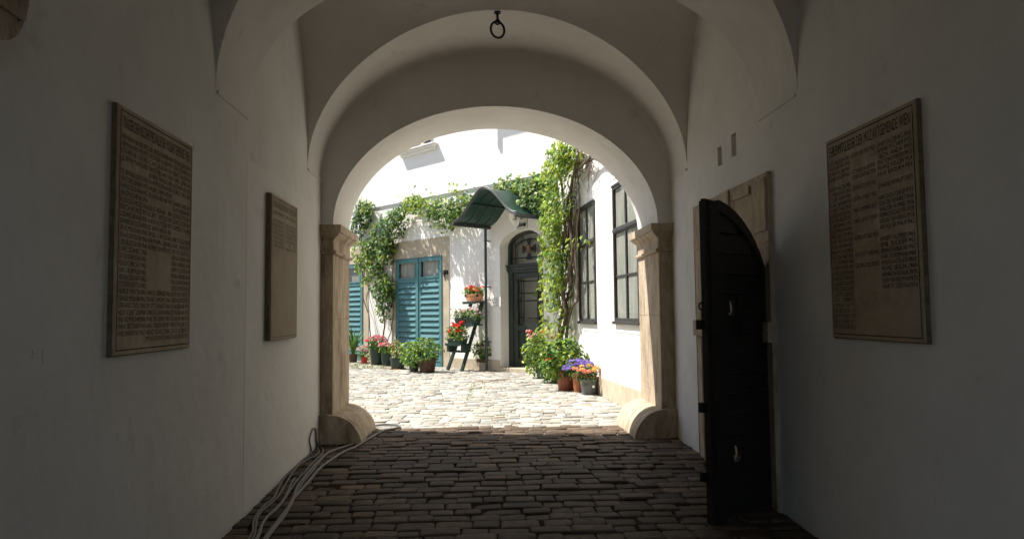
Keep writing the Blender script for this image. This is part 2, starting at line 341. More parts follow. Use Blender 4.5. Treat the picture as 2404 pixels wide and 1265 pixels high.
# pillars under the arch, each with capital and wheel guard
def pillar(sg, xi, xwall, lab):
    """sg=+1: opening lies towards +x"""
    def bx(mb, off, z0, z1, offt=None):
        pass
    def ringed(mb, prof):
        n0 = len(mb.v)
        for off, z in prof:
            o2 = max(off, 0)*.75+.004
            for (x, y) in ((xwall, YE-o2), (xi+sg*off, YE-o2), (xi+sg*off, YO+o2), (xwall, YO+o2)): mb.v.append(Vector((x, y, z)))
        for i in range(len(prof)-1):
            for k in range(4):
                k2 = (k+1) % 4; mb.f.append([n0+i*4+k, n0+i*4+k2, n0+(i+1)*4+k2, n0+(i+1)*4+k]); mb.col.append(None)
        for i in (0, len(prof)-1): mb.f.append([n0+i*4+k for k in range(4)]); mb.col.append(None)
    s_ = MB(); ringed(s_, [(.004, -.1), (.004, .45), (.003, .451), (.004, .455), (.004, 1.2), (.0, 1.203), (.004, 1.206), (.004, 1.838)])
    sh = s_.build('pillar', STONE, pas, bevel=.006, label=lab)
    c_ = MB(); ringed(c_, [(.006, 1.838), (.03, 1.846), (.036, 1.858), (.034, 1.872), (.008, 1.885), (.006, 1.972), (.016, 1.992), (.03, 2.004), (.05, 2.02), (.066, 2.036), (.07, 2.05), (.088, 2.055), (.088, 2.128)])
    c_.build('capital', STONE, sh, smooth=True)
    g_ = MB(); n = 18; ys = [YE-.06, YE+.40, YE+.405, YE+.412, YE+.418, YO+.02]; rs = [1, 1, .975, .975, 1, 1]
    gr = []
    for yy, sc2 in zip(ys, rs):
        row = [g_.p((xi-sg*.05, yy, .30*sc2-.012)), ]
        for k in range(n+1):
            a = math.pi/2*(1-k/n); row.append(g_.p((xi+sg*(.30*math.cos(a)*sc2), yy, -.06+(.335*math.sin(a))*sc2+random.uniform(-.001, .001))))
        gr.append(row)
    for i in range(len(gr)-1):
        for k in range(n+1): g_.f.append([gr[i][k], gr[i][k+1], gr[i+1][k+1], gr[i+1][k]]); g_.col.append(None)
    for i in (0, -1): g_.f.append([g_.p((xi-sg*.05, ys[i], -.1))]+gr[i][:]); g_.col.append(None)
    g_.box(min(xwall, xi-sg*.05), max(xwall, xi-sg*.05), YE-.06, YO+.02, -.1, .275)
    g_.build('wheel_guard', STONE, sh, smooth=True)
pillar(1, -1.409, XL, 'left sandstone pillar at the passage mouth'); pillar(-1, 1.845, XR, 'right sandstone pillar at the passage mouth')

# doorway surround on the right wall
sr = MB(); F = lambda a, b, d: (XR+.004-d, a, b); zb = gz(5)-.02
sr.holes([(4.68, gz(4.68)-.02), (6.32, gz(6.3)-.02), (6.32, 2.17), (4.68, 2.17)], [[(a, max(b, zb+.03)) for a, b in door_hole]], F, .03)
sr.build('stone_surround', STONE, pas, bevel=.005)
im = MB()
for (a, b) in ((4.675, 4.93), (6.07, 6.325)): q = MB(); q.box(XR-.06, XR+.002, a, b, 1.03, 1.167); q.build('impost_block', STONE, pas, bevel=.006)
for a, b, c, d in ((4.70, 4.92, 1.78, 2.14), (6.08, 6.30, 1.78, 2.14), (5.40, 5.60, 1.965, 2.175), (4.98, 5.34, 2.07, 2.13), (5.66, 6.02, 2.07, 2.13)): im.box(XR-.042, XR+.002, a, b, c, d)
for a, b in ((4.71, 4.90),):
    for z in (1.66, 1.70): im.box(XR-.034, XR, a, b, z, z+.012)
im.build('surround_moulding', STONE, pas, bevel=.005)

# open door leaf, swung out into the passage on its near hinge
HN = Vector((1.985, 4.815, 0)); MT = Vector((1.455, 4.43, 0)); dl = (MT-HN); LW = dl.length; dl.normalize(); nl = Vector((-dl.y, dl.x, 0))
if nl.y > 0: nl = -nl          # towards the viewer
ZB = -.062
TL = lambda a, b, d: HN+dl*a+nl*d+Vector((0, 0, b))      # a from hinge, b height, d towards viewer
def ltop(a): q = min(1, max(0, (LW-a)/(.69))); return DS+.80*math.sqrt(1-q*q)
dr = MB(TL)
def outl(a0, a1, zlo, off=0):
    return [(a1, zlo), (a1, ltop(a1)-off)]+[(a0+(a1-a0)*(1-k/20), ltop(a0+(a1-a0)*(1-k/20))-off) for k in range(1, 21)]+[(a0, zlo)]
F2 = lambda a, b, d: (a, b, d)
def circ(ca, cb, r, n=14, sq=1): return [(ca+r*math.cos(2*math.pi*k/n)*sq, cb+r*math.sin(2*math.pi*k/n)) for k in range(n)]
H1, H2 = (LW-.26, 1.262), (LW-.27, .33)
dr.holes([(LW, ZB+.01)]+outl(.012, LW, ZB+.01)[1:], [circ(*H1, .052, sq=.95), circ(*H2, .056, sq=.95)], lambda a, b, d: (a, b, d-.045), .03)
leaf = dr.build('door', BLACKW, pas, label='black plank door leaf with curved top, swung open into the passage')
EDGE_HL = mat('painted_edge_highlight', (.13, .12, .10), .6, .3, c2=(.03, .027, .022), scale=18)  # light caught on the plank edges, painted in as paler strips
hl = MB(TL)
bd = MB(TL); z = ZB+.012; bh = .128
while z < 1.95:
    z2 = min(z+bh-.008, 1.96); hz = [h for h in (H1, H2) if z-.06 < h[1] < z2+.06]
    a0 = .03
    for k in range(60):
        if ltop(.03+k*.01) >= z2+.02: a0 = .03+k*.01; break
    else: break
    for (s0, s1) in ([(a0, hz[0][0]-.058), (hz[0][0]+.058, LW-.10)] if hz else [(a0, LW-.10)]):
        if s1-s0 > .02:
            t = .006+random.uniform(0, .003); hl.box(s0+random.uniform(0, .06), s1-random.uniform(0, .08), z+.001, z+.0052, t+.0065, t+.0082); n0 = [bd.p(q) for q in ((s0, z, -.015), (s1, z, -.015), (s1, z, t+.006), (s0, z, t+.006), (s0, z2, -.015), (s1, z2, -.015), (s1, z2, t-.004), (s0, z2, t-.004))]
            for q in ((0,3,2,1),(4,5,6,7),(0,1,5,4),(1,2,6,5),(2,3,7,6),(3,0,4,7)): bd.f.append([n0[k] for k in q]); bd.col.append(None)
    z += bh
bd.build('plank', BLACKW, leaf)
hl.build('edge_highlight', EDGE_HL, leaf)
st = MB(TL)
st.box(LW-.10, LW+.004, ZB+.005, ltop(LW-.1)-.01, -.055, .024)
st.box(LW-.002, LW+.04, ZB+.005, ltop(LW)-.02, -.03, .012)
st.box(.004, .06, ZB+.005, ltop(.05)-.01, -.05, .016)
pa = [(.02+(LW-.1-.02)*k/24) for k in range(25)]
for i in range(24):
    a, b = pa[i], pa[i+1]
    q = [st.p(v) for v in ((a, ltop(a)-.075, -.05), (a, ltop(a)-.075, .02), (a, ltop(a)+.004, .02), (a, ltop(a)+.004, -.05), (b, ltop(b)-.075, -.05), (b, ltop(b)-.075, .02), (b, ltop(b)+.004, .02), (b, ltop(b)+.004, -.05))]
    for f in ((0,1,2,3),(4,7,6,5),(0,4,5,1),(1,5,6,2),(2,6,7,3),(3,7,4,0)): st.f.append([q[k] for k in f]); st.col.append(None)
st.build('stile', BLACKW, leaf, bevel=.003)
for zz in (1.13, .62, .2): hw = MB(TL); hw.box(LW+.02, LW+.075, zz, zz+.06, -.05, -.01); hw.build('door_bolt', IRON, leaf, bevel=.004)
for zz in (1.02, 1.5): hw = MB(TL); hw.box(-.02, .03, zz, zz+.1, -.01, .045); hw.build('hinge', IRON, leaf, bevel=.004)
rg = MB(TL); rg.tube([(LW+.055+.022*math.cos(a), 1.275+.022*math.sin(a), -.02) for a in [2*math.pi*k/20 for k in range(21)]], .005, 6, False); rg.tube([(LW+.02, 1.30, -.02), (LW+.055, 1.297, -.02)], .006, 6)
rg.build('ring_handle', IRON, leaf, smooth=True)

# ------------------------------------------------------------------ ground and setts
gm = MB(); gm.face([(-60, -60, -.26), (60, -60, -.26), (60, -4, -.29), (-60, -4, -.29)]); 
gm.face([(-60, -4, -.29), (60, -4, -.29), (60, 7.15, -.014), (-60, 7.15, -.014)])
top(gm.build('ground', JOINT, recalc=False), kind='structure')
gm = MB(); gm.face([(-60, 7.15, -.013), (60, 7.15, -.013), (60, 60, -.013), (-60, 60, -.013)])
top(gm.build('courtyard_ground', CJOINT, recalc=False), kind='structure')
def setts(name, regionf, y0, y1, rowh, lmin, lmax, jit, tilt, tone, depth, vj=.0045):
    mb = MB(); rnd = random.Random(5); y = y0; ri = 0
    while y < y1:
        h = rowh*rnd.uniform(.88, 1.12); xa, xb = regionf(y); x = xa-rnd.uniform(0, lmax)
        while x < xb:
            L = rnd.uniform(lmin, lmax)
            xs, xe = max(x, xa+.004), min(x+L, xb-.004)
            if xe-xs > .045:
                x_, L_ = x, L; x, L = xs, xe-xs
                cx, cy = x+L/2, y+h/2+tilt*math.sin(cx_(x)*1.1+y*.35)
                z = gz(cy)+rnd.gauss(0, .0042)+.008*noise.noise(Vector((cx*1.3, cy*1.3, 0))); g = jit*rnd.uniform(.8, 1.5)
                hx, hy = L/2-g, h/2-g; rot = rnd.gauss(0, .018); tx, ty = rnd.gauss(0, .012), rnd.gauss(0, .018)
                v = tone*math.exp(rnd.gauss(0, .24)); wv = rnd.gauss(0, .03); col = (v*(1+wv), v, v*(1-wv))
                ring = []
                cr = min(hx, hy)*.2
                base = [(-hx+cr, -hy), (hx-cr, -hy), (hx, -hy+cr), (hx, hy-cr), (hx-cr, hy), (-hx+cr, hy), (-hx, hy-cr), (-hx, -hy+cr)]
                base = [(a+rnd.gauss(0, vj), b+rnd.gauss(0, vj*.8)) for a, b in base]
                n0 = len(mb.v)
                for sc2, dz in ((1.03, -depth), (1.0, -depth*.28), (.955, -.0015), (.6, .0005)):
                    for a, b in base:
                        a2, b2 = a*sc2, b*sc2; mb.v.append(Vector((cx+a2*math.cos(rot)-b2*math.sin(rot), cy+a2*math.sin(rot)+b2*math.cos(rot), z+dz+a2*tx+b2*ty)))
                for r_ in range(3):
                    for k in range(8): mb.f.append([n0+r_*8+k, n0+r_*8+(k+1) % 8, n0+(r_+1)*8+(k+1) % 8, n0+(r_+1)*8+k]); mb.col.append(col)
                mb.f.append([n0+24+k for k in range(8)]); mb.col.append(col)
                x, L = x_, L_
            x += L
        y += h; ri += 1
    return mb
def cx_(x): return x
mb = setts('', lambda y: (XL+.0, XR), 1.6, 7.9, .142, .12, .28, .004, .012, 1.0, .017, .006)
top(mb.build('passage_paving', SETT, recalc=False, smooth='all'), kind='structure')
def creg(y):
    xr = C0.x+(y-14.27)*(-.0825) if y < 14.27 else C0.x+U.x/U.y*(y-14.27)
    return max(-8, -.19*y-1.6), xr-.02
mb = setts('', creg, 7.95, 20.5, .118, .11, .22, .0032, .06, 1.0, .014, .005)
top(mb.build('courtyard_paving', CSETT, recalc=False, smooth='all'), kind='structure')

# ------------------------------------------------------------------ rear facade (oblique, sunlit)
rear = thing('rear_house', 'bright white house behind the courtyard, with teal shutters and a green stair door', 'building', tuple(C0))
DZ = 2.66; DSL, DSR = 1.615, .335; DCS = (DSL+DSR)/2; DHW2 = (DSL-DSR)/2
dhole = arch_pts(DCS, DHW2, DZ, .33, 20, .0)
wsl, wsr = 5.10, 3.90
back = MB(TB); FB = lambda a, b, d: (a, -d, b)
whole = [(wsr, 5.36), (wsl, 5.36), (wsl, 7.0), (wsr, 7.0)]
S1 = [(3.585, -.3), (5.445, -.3), (5.445, 2.62), (3.585, 2.62)]
S2 = [(6.98, -.3), (8.84, -.3), (8.84, 2.62), (6.98, 2.62)]
back.holes([(0, -.3), (12, -.3), (12, 9.5), (0, 9.5)], [[(a, max(b, -.29)) for a, b in dhole], whole, [(a, max(b, -.28)) for a, b in S1], [(a, max(b, -.28)) for a, b in S2]], FB, .26, back=False)
back.build('wall', PL_OUT, rear, recalc=False)
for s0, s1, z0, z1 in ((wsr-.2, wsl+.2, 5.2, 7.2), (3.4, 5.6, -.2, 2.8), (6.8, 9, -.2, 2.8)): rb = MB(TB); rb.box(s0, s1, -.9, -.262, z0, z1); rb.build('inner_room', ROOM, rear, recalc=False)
co = MB(TB); co.box(.0, 12, 0, .035, 4.06, 4.085); co.box(0, 12, 0, .02, 4.02, 4.061); co.build('string_course', PL_OUT, rear, bevel=.003)
pl = MB(TB)
for a, b in ((1.63, 3.30), (5.75, 6.7), (.02, .33)): pl = MB(TB); pl.box(a, b, -.01, .028, -.1, .235); pl.build('plinth', STONE2, rear, bevel=.006)
sd = MB(TB)
for S in (S1, S2):
    a, b = S[0][0], S[1][0]
    sd.box(a-.26, b+.20, 0, .012, 2.62, 3.06); sd.box(a-.26, a, 0, .012, 0, 2.621)
    sd.box(b, b+.2, 0, .011, 0, 2.619)
sd.build('door_surround', STONE2, rear, bevel=.003)
# upper window
uw_ = MB(TB)
wf = uw_
for (a, b, z0, z1) in ((wsr, wsl, 5.36, 5.43), (wsr, wsr+.07, 5.43, 7), (wsl-.07, wsl, 5.43, 7), ((wsl+wsr)/2-.05, (wsl+wsr)/2+.05, 5.43, 7), (wsr+.07, (wsl+wsr)/2-.05, 5.9, 5.94), ((wsl+wsr)/2+.05, wsl-.07, 5.9, 5.94)): wf.box(a, b, -.16, -.10, z0, z1)
wfo = wf.build('window', WHITEE, rear, bevel=.004, label='upper window cut off by the arch, above a deep sill')
g_ = MB(TB); g_.face([(wsr, -.13, 5.4), (wsl, -.13, 5.4), (wsl, -.13, 7), (wsr, -.13, 7)]); g_.build('pane', GLASS, wfo, recalc=False)
cu = MB(TB); cu.face([(wsr+.02, -.2, 5.36), (wsr+.38, -.2, 5.36), (wsr+.3, -.2, 7), (wsr+.02, -.2, 7)]); cu.face([(wsl-.02, -.2, 5.36), (wsl-.42, -.2, 5.36), (wsl-.3, -.2, 7), (wsl-.02, -.2, 7)]); cu.build('curtain', CURT, wfo, recalc=False)
sl_ = MB(TB); sl_.box(wsr-.16, wsl+.16, -.1, .16, 5.30, 5.335); sl_.box(wsr-.12, wsl+.12, 0, .115, 5.25, 5.30); sl_.box(wsr-.09, wsl+.09, 0, .06, 5.18, 5.25); sl_.build('sill', PL_OUT, wfo, bevel=.008)
# louvred shutters
def shutter_leaf(sa, sb, name, lab=None, z0=.12, z1=2.60, o=-.02):
    """sa<sb along the wall"""
    f = MB(TB); w_ = .075
    f.box(sa, sa+w_, o, o+.045, z0, z1); f.box(sb-w_, sb, o, o+.045, z0, z1)
    for a, b in ((z0, z0+.14), (z1-.09, z1), (2.02, 2.14)): f.box(sa+w_, sb-w_, o+.002, o+.042, a, b)
    f.box(sa+w_, sa+w_+.025, o+.043, o+.055, 2.14, z1-.09); f.box(sb-w_-.025, sb-w_, o+.043, o+.055, 2.14, z1-.09); f.box(sa+w_, sb-w_, o+.042, o+.056, 2.10, 2.14)
    fo = f.build(name, TEAL, rear, bevel=.004, label=lab)
    l_ = MB(TB); n = 13; zz0 = z0+.14; hh = (2.02-zz0)/n
    for k in range(n):
        a = zz0+k*hh; q = [l_.p(v) for v in ((sa+w_, o+.056, a+.016), (sb-w_, o+.056, a+.016), (sb-w_, o+.046, a+.006), (sa+w_, o+.046, a+.006), (sa+w_, o+.010, a+hh+.004), (sb-w_, o+.010, a+hh+.004), (sb-w_, o+.0, a+hh-.006), (sa+w_, o+.0, a+hh-.006))]
        for v in ((0,1,5,4), (3,7,6,2), (0,3,2,1), (4,5,6,7), (0,4,7,3), (1,2,6,5)): l_.f.append([q[i] for i in v]); l_.col.append(None)
    l_.build('louvre', TEAL, fo)
    p_ = MB(TB); p_.face([(sa+w_, o+.02, 2.13), (sb-w_, o+.02, 2.13), (sb-w_, o+.02, z1-.08), (sa+w_, o+.02, z1-.08)]); p_.build('pane', GLASS, fo, recalc=False)
    c_ = MB(TB); c_.face([(sa+w_, o-.03, 2.1), (sb-w_, o-.03, 2.1), (sb-w_, o-.03, z1), (sa+w_, o-.03, z1)]); c_.build('blind', CURT, fo, recalc=False)
for S in (S1, S2):
    a, b = S[0][0], S[1][0]; mid = (a+b)/2
    f = MB(TB); f.box(a, a+.04, -.06, .035, 0, 2.62); f.box(b-.04, b, -.06, .035, 0, 2.62); f.box(a+.04, b-.04, -.06, .03, 2.605, 2.62); f.box(mid-.03, mid+.03, .0, .045, .1, 2.6); f.build('shutter_frame', TEAL, rear, bevel=.004)
    shutter_leaf(a+.042, mid-.031, 'shutter'); shutter_leaf(mid+.031, b-.042, 'shutter')
    kb = MB(TB); kb.box(a+.05, b-.05, -.03, .01, .0, .115); kb.build('kick_board', TEAL, rear)
hk = MB(TB); hk.tube([(3.60, .03, 2.22), (3.52, .06, 2.22), (3.44, .075, 2.20), (3.42, .07, 2.1), (3.40, .06, 2.0)], .012, 6); hk.box(3.36, 3.50, .0, .05, 2.16, 2.26); hk.build('shutter_latch', IRON, rear)
# stair door
dO = -.25
dsl, dsr = DSL-.0, DSR+.0
TDR = lambda a, b, d: (a, dO+d, b)
df = MB(TB)
inner_l = arch_pts(DCS, DHW2-.075, DZ, .27, 20, 2.30)
df.holes(arch_pts(DCS, DHW2-.002, DZ, .328, 20, .09), [inner_l, [(DCS-.5, .14), (DCS+.5, .14), (DCS+.5, 2.10), (DCS-.5, 2.10)]], lambda a, b, d: (a, dO-.07+d, b), .07)
door = df.build('door', DOORG, rear, bevel=.004, label='tall dark green stair door with arched fanlight and a cross')
tb = MB(TB); tb.box(DSR, DSL, dO, dO+.06, 2.16, 2.24); tb.box(DSR, DSL, dO, dO+.09, 2.24, 2.275); tb.box(DSR, DSL, dO, dO+.035, 2.11, 2.16); tb.build('transom', DOORG, door, bevel=.006)
lf = MB(TB); L0, L1 = DCS-.498, DCS+.498
for a, b, c, d in ((L0, L0+.13, .14, 2.10), (L1-.13, L1, .14, 2.10), (L0+.13, L1-.13, .14, .28), (L0+.13, L1-.13, .86, .98), (L0+.13, L1-.13, 1.98, 2.10), (DCS-.05, DCS+.05, .28, .86)): lf.box(a, b, dO-.06, dO-.015, c, d)
lf.box(L0+.1, L1-.1, dO-.052, dO-.04, .2, .9)
for a, b in ((L0+.17, DCS-.09), (DCS+.09, L1-.17)): lf.box(a, b, dO-.045, dO-.025, .33, .81)
lf.build('door_leaf', DOORG, door, bevel=.005)
pn = MB(TB); pn.face([(L0+.12, dO-.05, .97), (L1-.12, dO-.05, .97), (L1-.12, dO-.05, 2.0), (L0+.12, dO-.05, 2.0)]); pn.face([(DCS-.55, dO-.05, 2.28), (DCS+.55, dO-.05, 2.28), (DCS+.55, dO-.05, 2.7), (DCS+.3, dO-.05, 2.93), (DCS-.3, dO-.05, 2.93), (DCS-.55, dO-.05, 2.7)]); pn.build('pane', DGLASS, door, recalc=False)
gb = MB(TB)
for z in (1.13, 1.50, 1.66, 1.92): gb.tube([(L0+.1, dO-.01, z), (L1-.1, dO-.01, z)], .012, 6)
for s_ in (L0+.24, L1-.24): gb.tube([(s_, dO-.012, .97), (s_, dO-.012, 2.0)], .013, 6)
gb.tube([(DSR+.06, dO-.02, 2.42), (DSL-.06, dO-.02, 2.42)], .012, 6); gb.tube([(DCS-.42, dO-.02, 2.30), (DCS-.42, dO-.02, 2.78)], .012, 6); gb.tube([(DCS+.42, dO-.02, 2.30), (DCS+.42, dO-.02, 2.78)], .012, 6)
gb.tube([(DCS-.42*math.cos(math.pi*k/12), dO-.02, 2.62+.19*math.sin(math.pi*k/12)) for k in range(13)], .012, 6)
gb.build('door_grille', IRON, door)
cr = MB(TB)
for k in range(4):
    a0 = k*math.pi/2; ce, zc = DCS, 2.60
    pts = [(.03, -.028), (.12, -.045), (.20, -.10), (.215, 0), (.20, .10), (.12, .045), (.03, .028)]
    cr.holes([(ce+x*math.cos(a0)*.95-y*math.sin(a0), zc+x*math.sin(a0)*1.1+y*math.cos(a0)) for x, y in pts], [], lambda a, b, d: (a, dO-.01+d, b), .012)
cr.build('iron_cross', IRON, door)
md = MB(TB); md.holes([(DCS+.06*math.cos(2*math.pi*k/20), 2.60+.095*math.sin(2*math.pi*k/20)) for k in range(20)], [], lambda a, b, d: (a, dO+.003+d, b), .02); md.build('medallion', GOLD, door, bevel=.005)
ha = MB(TB); ha.box(DSR-.1, DSL+.1, -.95, -.85, 0, 3)
ha.build('stair_hall_wall', mat('hall_wall', (.6, .56, .47), .9, .1, c2=(.5, .47, .4)), rear, recalc=False)
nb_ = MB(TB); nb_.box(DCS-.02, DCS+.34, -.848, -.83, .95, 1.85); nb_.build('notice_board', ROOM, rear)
hs = MB(TB); hs.face([(DSR-.1, -.33, 0), (DSR-.1, -1.8, 0), (DSR-.1, -1.8, 3), (DSR-.1, -.33, 3)]); hs.face([(DSL+.1, -.33, 0), (DSL+.1, -1.8, 0), (DSL+.1, -1.8, 3), (DSL+.1, -.33, 3)]); hs.face([(DSR-.1, -.3, .08), (DSL+.1, -.3, .08), (DSL+.1, -1.8, .08), (DSR-.1, -1.8, .08)]); hs.face([(DSR-.1, -.3, 3), (DSL+.1, -.3, 3), (DSL+.1, -1.8, 3), (DSR-.1, -1.8, 3)])
hs.build('stair_hall', mat('hall_plaster', (.45, .42, .36), .9, .1), rear, recalc=False)
sp = MB(TB); sp.box(DSR+.002, DSL-.002, -.32, .05, -.1, .09); sp.build('door_step', STONE2, rear, bevel=.01)
# eaves high up, out of view, whose shadow falls on the wall above the arch opening
ev = MB(TB); ev.box(-.3, 12, -.4, .30, 9.45, 9.7); ev.build('eaves', PL_OUT, rear)

# ------------------------------------------------------------------ right wing
wing = thing('wing_house', 'sunlit white side wing with two tall dark framed windows above a stone plinth', 'building', tuple(W0))
W1 = (.80, 1.95, 1.085, 2.985); W2 = (-1.40, -.245, 1.105, 3.0)
ww = MB(TW); s0 = (YO-10.2)/UW.y; s1 = 4.085
hol = [[(a, c), (b, c), (b, d), (a, d)] for a, b, c, d in (W1, W2)]
ww.holes([(s0, -.3), (s1, -.3), (s1, 9.5), (s0, 9.5)], hol, lambda a, b, d: (a, -d, b), .2, back=False); ww.build('wall', PL_OUT, wing, recalc=False)
pb = MB(TW); pb.box(s0, s1, -.01, .022, -.1, .27); pb.build('plinth', STONE2, wing, bevel=.006)
for (a, b, c, d) in (W1, W2):
    fr = MB(TW); t = .055; tz = 2.365
    for q in ((a, a+t, c, d), (b-t, b, c, d), (a+t, b-t, c, c+t), (a+t, b-t, d-t, d), (a+t, b-t, tz-.04, tz+.04)): fr.box(q[0], q[1], -.03, .022, q[2], q[3])
    fr.box(a-.02, b+.02, .0, .05, c-.03, c+.012); fr.box(a+.02, b-.02, .018, .034, tz-.02, tz+.02); fr.box(a-.01, b+.01, .02, .035, d-.02, d+.012)
    m_ = (a+b)/2
    for q in ((m_-.028, m_+.028, c+t, tz-.055), (m_-.028, m_+.028, tz+.055, d-t)): fr.box(q[0], q[1], -.006, .011, q[2], q[3])
    for q in ((a+t, m_-.028), (m_+.028, b-t)): fr.box(q[0], q[1], -.005, .006, 1.72, 1.745)
    fo = fr.build('window', WFRAME, wing, bevel=.005)
    g_ = MB(TW); g_.face([(a, .0, c), (b, .0, c), (b, .0, d), (a, .0, d)]); g_.build('pane', GLASS, fo, recalc=False)
    cu = MB(TW); n = 60
    for k in range(n):
        x0, x1 = a+(b-a)*k/n, a+(b-a)*(k+1)/n; o0, o1 = [-.014+.0016*math.sin(x*47)+.0008*math.sin(x*131) for x in (x0, x1)]; cu.face([(x0, o0, c), (x1, o1, c), (x1, o1, d), (x0, o0, d)])
    cu.build('curtain', CURT, fo, recalc=False, smooth='all')
    bd_ = MB(TW); e = .13; z0 = c-.13
    for q in ((a-e, a-e+.012, z0, d+.10), (b+e-.012, b+e, z0, d+.10), (a-e, b+e, d+.10, d+.112), (a-e, b+e, z0-.012, z0)): bd_.box(q[0], q[1], 0, .008, q[2], q[3])
    bd_.build('plaster_border', PL_OUT, fo)
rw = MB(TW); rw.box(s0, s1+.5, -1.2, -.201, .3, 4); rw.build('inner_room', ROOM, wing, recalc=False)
cl = MB(TW); cl.box(s0, s1, .0, .012, WW(1395, 412)[1]-.008, WW(1395, 412)[1]+.008); cl.build('string_course', PL_OUT, wing)

# west side of the courtyard: stands outside the picture, seen in the window reflections
wst = thing('courtyard_wall', 'tall white wall with green growth closing the sunny courtyard on the left', 'wall', (-9, 14, 0))
q = MB(); q.box(-9.6, -9, YO, 24, -.1, 4.2); q.build('wall', PL_OUT, wst)

# ------------------------------------------------------------------ unseen bay, added only to cast a shadow on the upper rear facade
sbay = MB(TB)
sA, zA = BW(1178, 326); sB, zB = BW(1166, 305)
P_ = .55; Lz = 2.1/( (1.35*-NB.x) + (-.45*-NB.y) )*1.0
Lv = -SUN; tt = P_/(-Lv.dot(NB)) if Lv.dot(NB) < 0 else 1
dS = Lv.dot(U)*tt; dZ = Lv.z*tt      # shadow shift of a point P_ metres out
zb = zA-dZ; sl0 = sA-dS
sbay.box(sl0-3.0, sl0, .0, P_, zb, zb+1.6); sbay.box(sl0-.02, sl0+.05, P_-.05, P_+.01, zb-.3, zb+.4)
sbay.tube([(sl0-.03, P_-.04, zb+.02), (sl0-.03, P_-.04, zb-.45)], [.045, .008], 8)
sbay.build('shadow_bay', PL_OUT, rear, label='unseen box added above the view to shade the upper wall')

# ------------------------------------------------------------------ plaques with engraved lettering
_gl = {}
def glyph(ch):
    if ch in _gl: return _gl[ch]
    cu = bpy.data.curves.new('t', 'FONT'); cu.body = ch; cu.size = 1; cu.resolution_u = 2; cu.offset = -.006; o = bpy.data.objects.new('t', cu); C.objects.link(o)
    dg = bpy.context.evaluated_depsgraph_get(); dg.update(); me = bpy.data.meshes.new_from_object(o.evaluated_get(dg))
    vs = [tuple(v.co)[:2] for v in me.vertices]; fs = [list(p.vertices) for p in me.polygons]
    bpy.data.objects.remove(o); bpy.data.curves.remove(cu); bpy.data.meshes.remove(me)
    if vs: x0 = min(v[0] for v in vs); x1 = max(v[0] for v in vs); vs = [(v[0]-x0, v[1]) for v in vs]; wd = x1-x0
    else: wd = .2
    _gl[ch] = (vs, fs, wd); return _gl[ch]
def letter_line(mb, text, x0, x1, zb, h, F):
    tot = sum(glyph(c)[2]+.09 for c in text)-.09; sx = (x1-x0)/tot; sz = h/.72; x = 0
    for c in text:
        vs, fs, wd = glyph(c); n = len(mb.v)
        for a, b in vs: mb.p(F(x0+(x+a)*sx, zb+b*sz))
        for f in fs: mb.f.append([n+k for k in f]); mb.col.append(None)
        x += wd+.09
LT = [("HERMANN BAUER", "1952", "DR. ERICH REIMER", "1958", "FERDINAND GEROLD", "1959"), ("HERMANN HINRICHSEN", "1952", "RUDOLF KLEIN", "1958", "CARL ROSNER", "1960"),
("EDUARD BECKER", "1953", "CARL BURIAN", "1958", "ERNST HILLER", "1960"), ("JOSEPH MARX", "1953", "ERNST REICHERT", "1958", "KARL SENN", "1960"), ("", "", "BENNO MANDL", "1958", "LEO HEPNER", "1960"),
("DR. HERMANN ULLRICH", "1955", "MAXIM PFEFFERMANN", "1959", "ALFRED ORELL", "1960"), ("ANTON LEHNER", "1955", "WIENER SYMPHONIE", "1959", "", ""), ("HANS DUHAN", "1955", "DR. HANNS KIRCHNER", "1959", "JOHANN SCHMID", "1960"),
("ERICH SCHENK", "1956", "", "", "SOLOMON ZIMMERMANN", "1960"), ("RUDOLF MOIZ", "1956", "LEO RIHA", "1959", "GEORGE OTTO", "1960"), ("ERICH KUNZ", "1957", "KURT WÖSS", "1959", "LUDWIG CZACZKES", "1960"),
("LUDWIG BRAND", "1959", "HANS KUTZER", "1959", "CAMERATA", "1961"), ("JOHANN DA COSTA", "1959", "DR. ERWIN WERNER", "1960", "", ""), ("WILHELM BACKHAUS", "1961", "URSULA ROSSI", "1960", "ROBERT SCHOLLUM", "1961"),
("BERNHARD PAUMGARTNER", "1961", "HERMANN LEEB", "1962", "KARL HAAS", "1962"), ("LUISE HELLETSGRUBER", "1961", "ALFRED BAMER", "1962", "VIKTOR GRAEF", "1962"), ("KARL SCHMIDT", "1961", "", "", "HERMANN AICHINGER", "1962"),
(" DIETRICH FISCHER-DIESKAU", "1963", "", "", "SENA JURINAC", "1964"), ("FERENC FRICSAY", "1963", "", "", "EMMY LOOSE", "1964"), ("HANS JOACHIM MOSER", "1963", "", "", "MARIA HENNIG", "1964"),
("WIENER PHILH. STREICHQUARTETT", "1963", "", "", "PAUL SCHÖFFLER", "1964"), ("OTTO ERICH DEUTSCH", "1963", "", "", "LEOPOLD SIMONEAU", "1964"), ("FRANZ MARTIN", "1965", "HANS U. ZEISINGER", "1966", "EDITH MATHIS", "1970"),
("YEHUDI MENUHIN", "1965", "FRANZ SAMOHYL", "1966", "GERDA KLINGE", "1970"), ("GERHARD CROLL", "1966", "DR. OTTO ERHARDT", "1966", "KLAUSENER", "1971"), ("HILDE KONETZNI", "1966", "CHRISTA LUDWIG", "1966", "EDITH LORAND", "1971"),
("WILHELM BÖHM", "1966", "WALTER BERRY", "1967", "KLARA MAYER", "1971"), ("HANS BITTNER", "1967", "KARL ÖHLBERGER", "1967", "MORITZ PACHER", "1972"), ("HANS SWAROWSKY", "1967", "HEINZ SCHOLZ", "1968", "JULIUS KLEIN", "1972"),
("", "", "DIMITRI SCHOSTAKOWITSCH", "1968", "GERALD MOORE", "1972")]
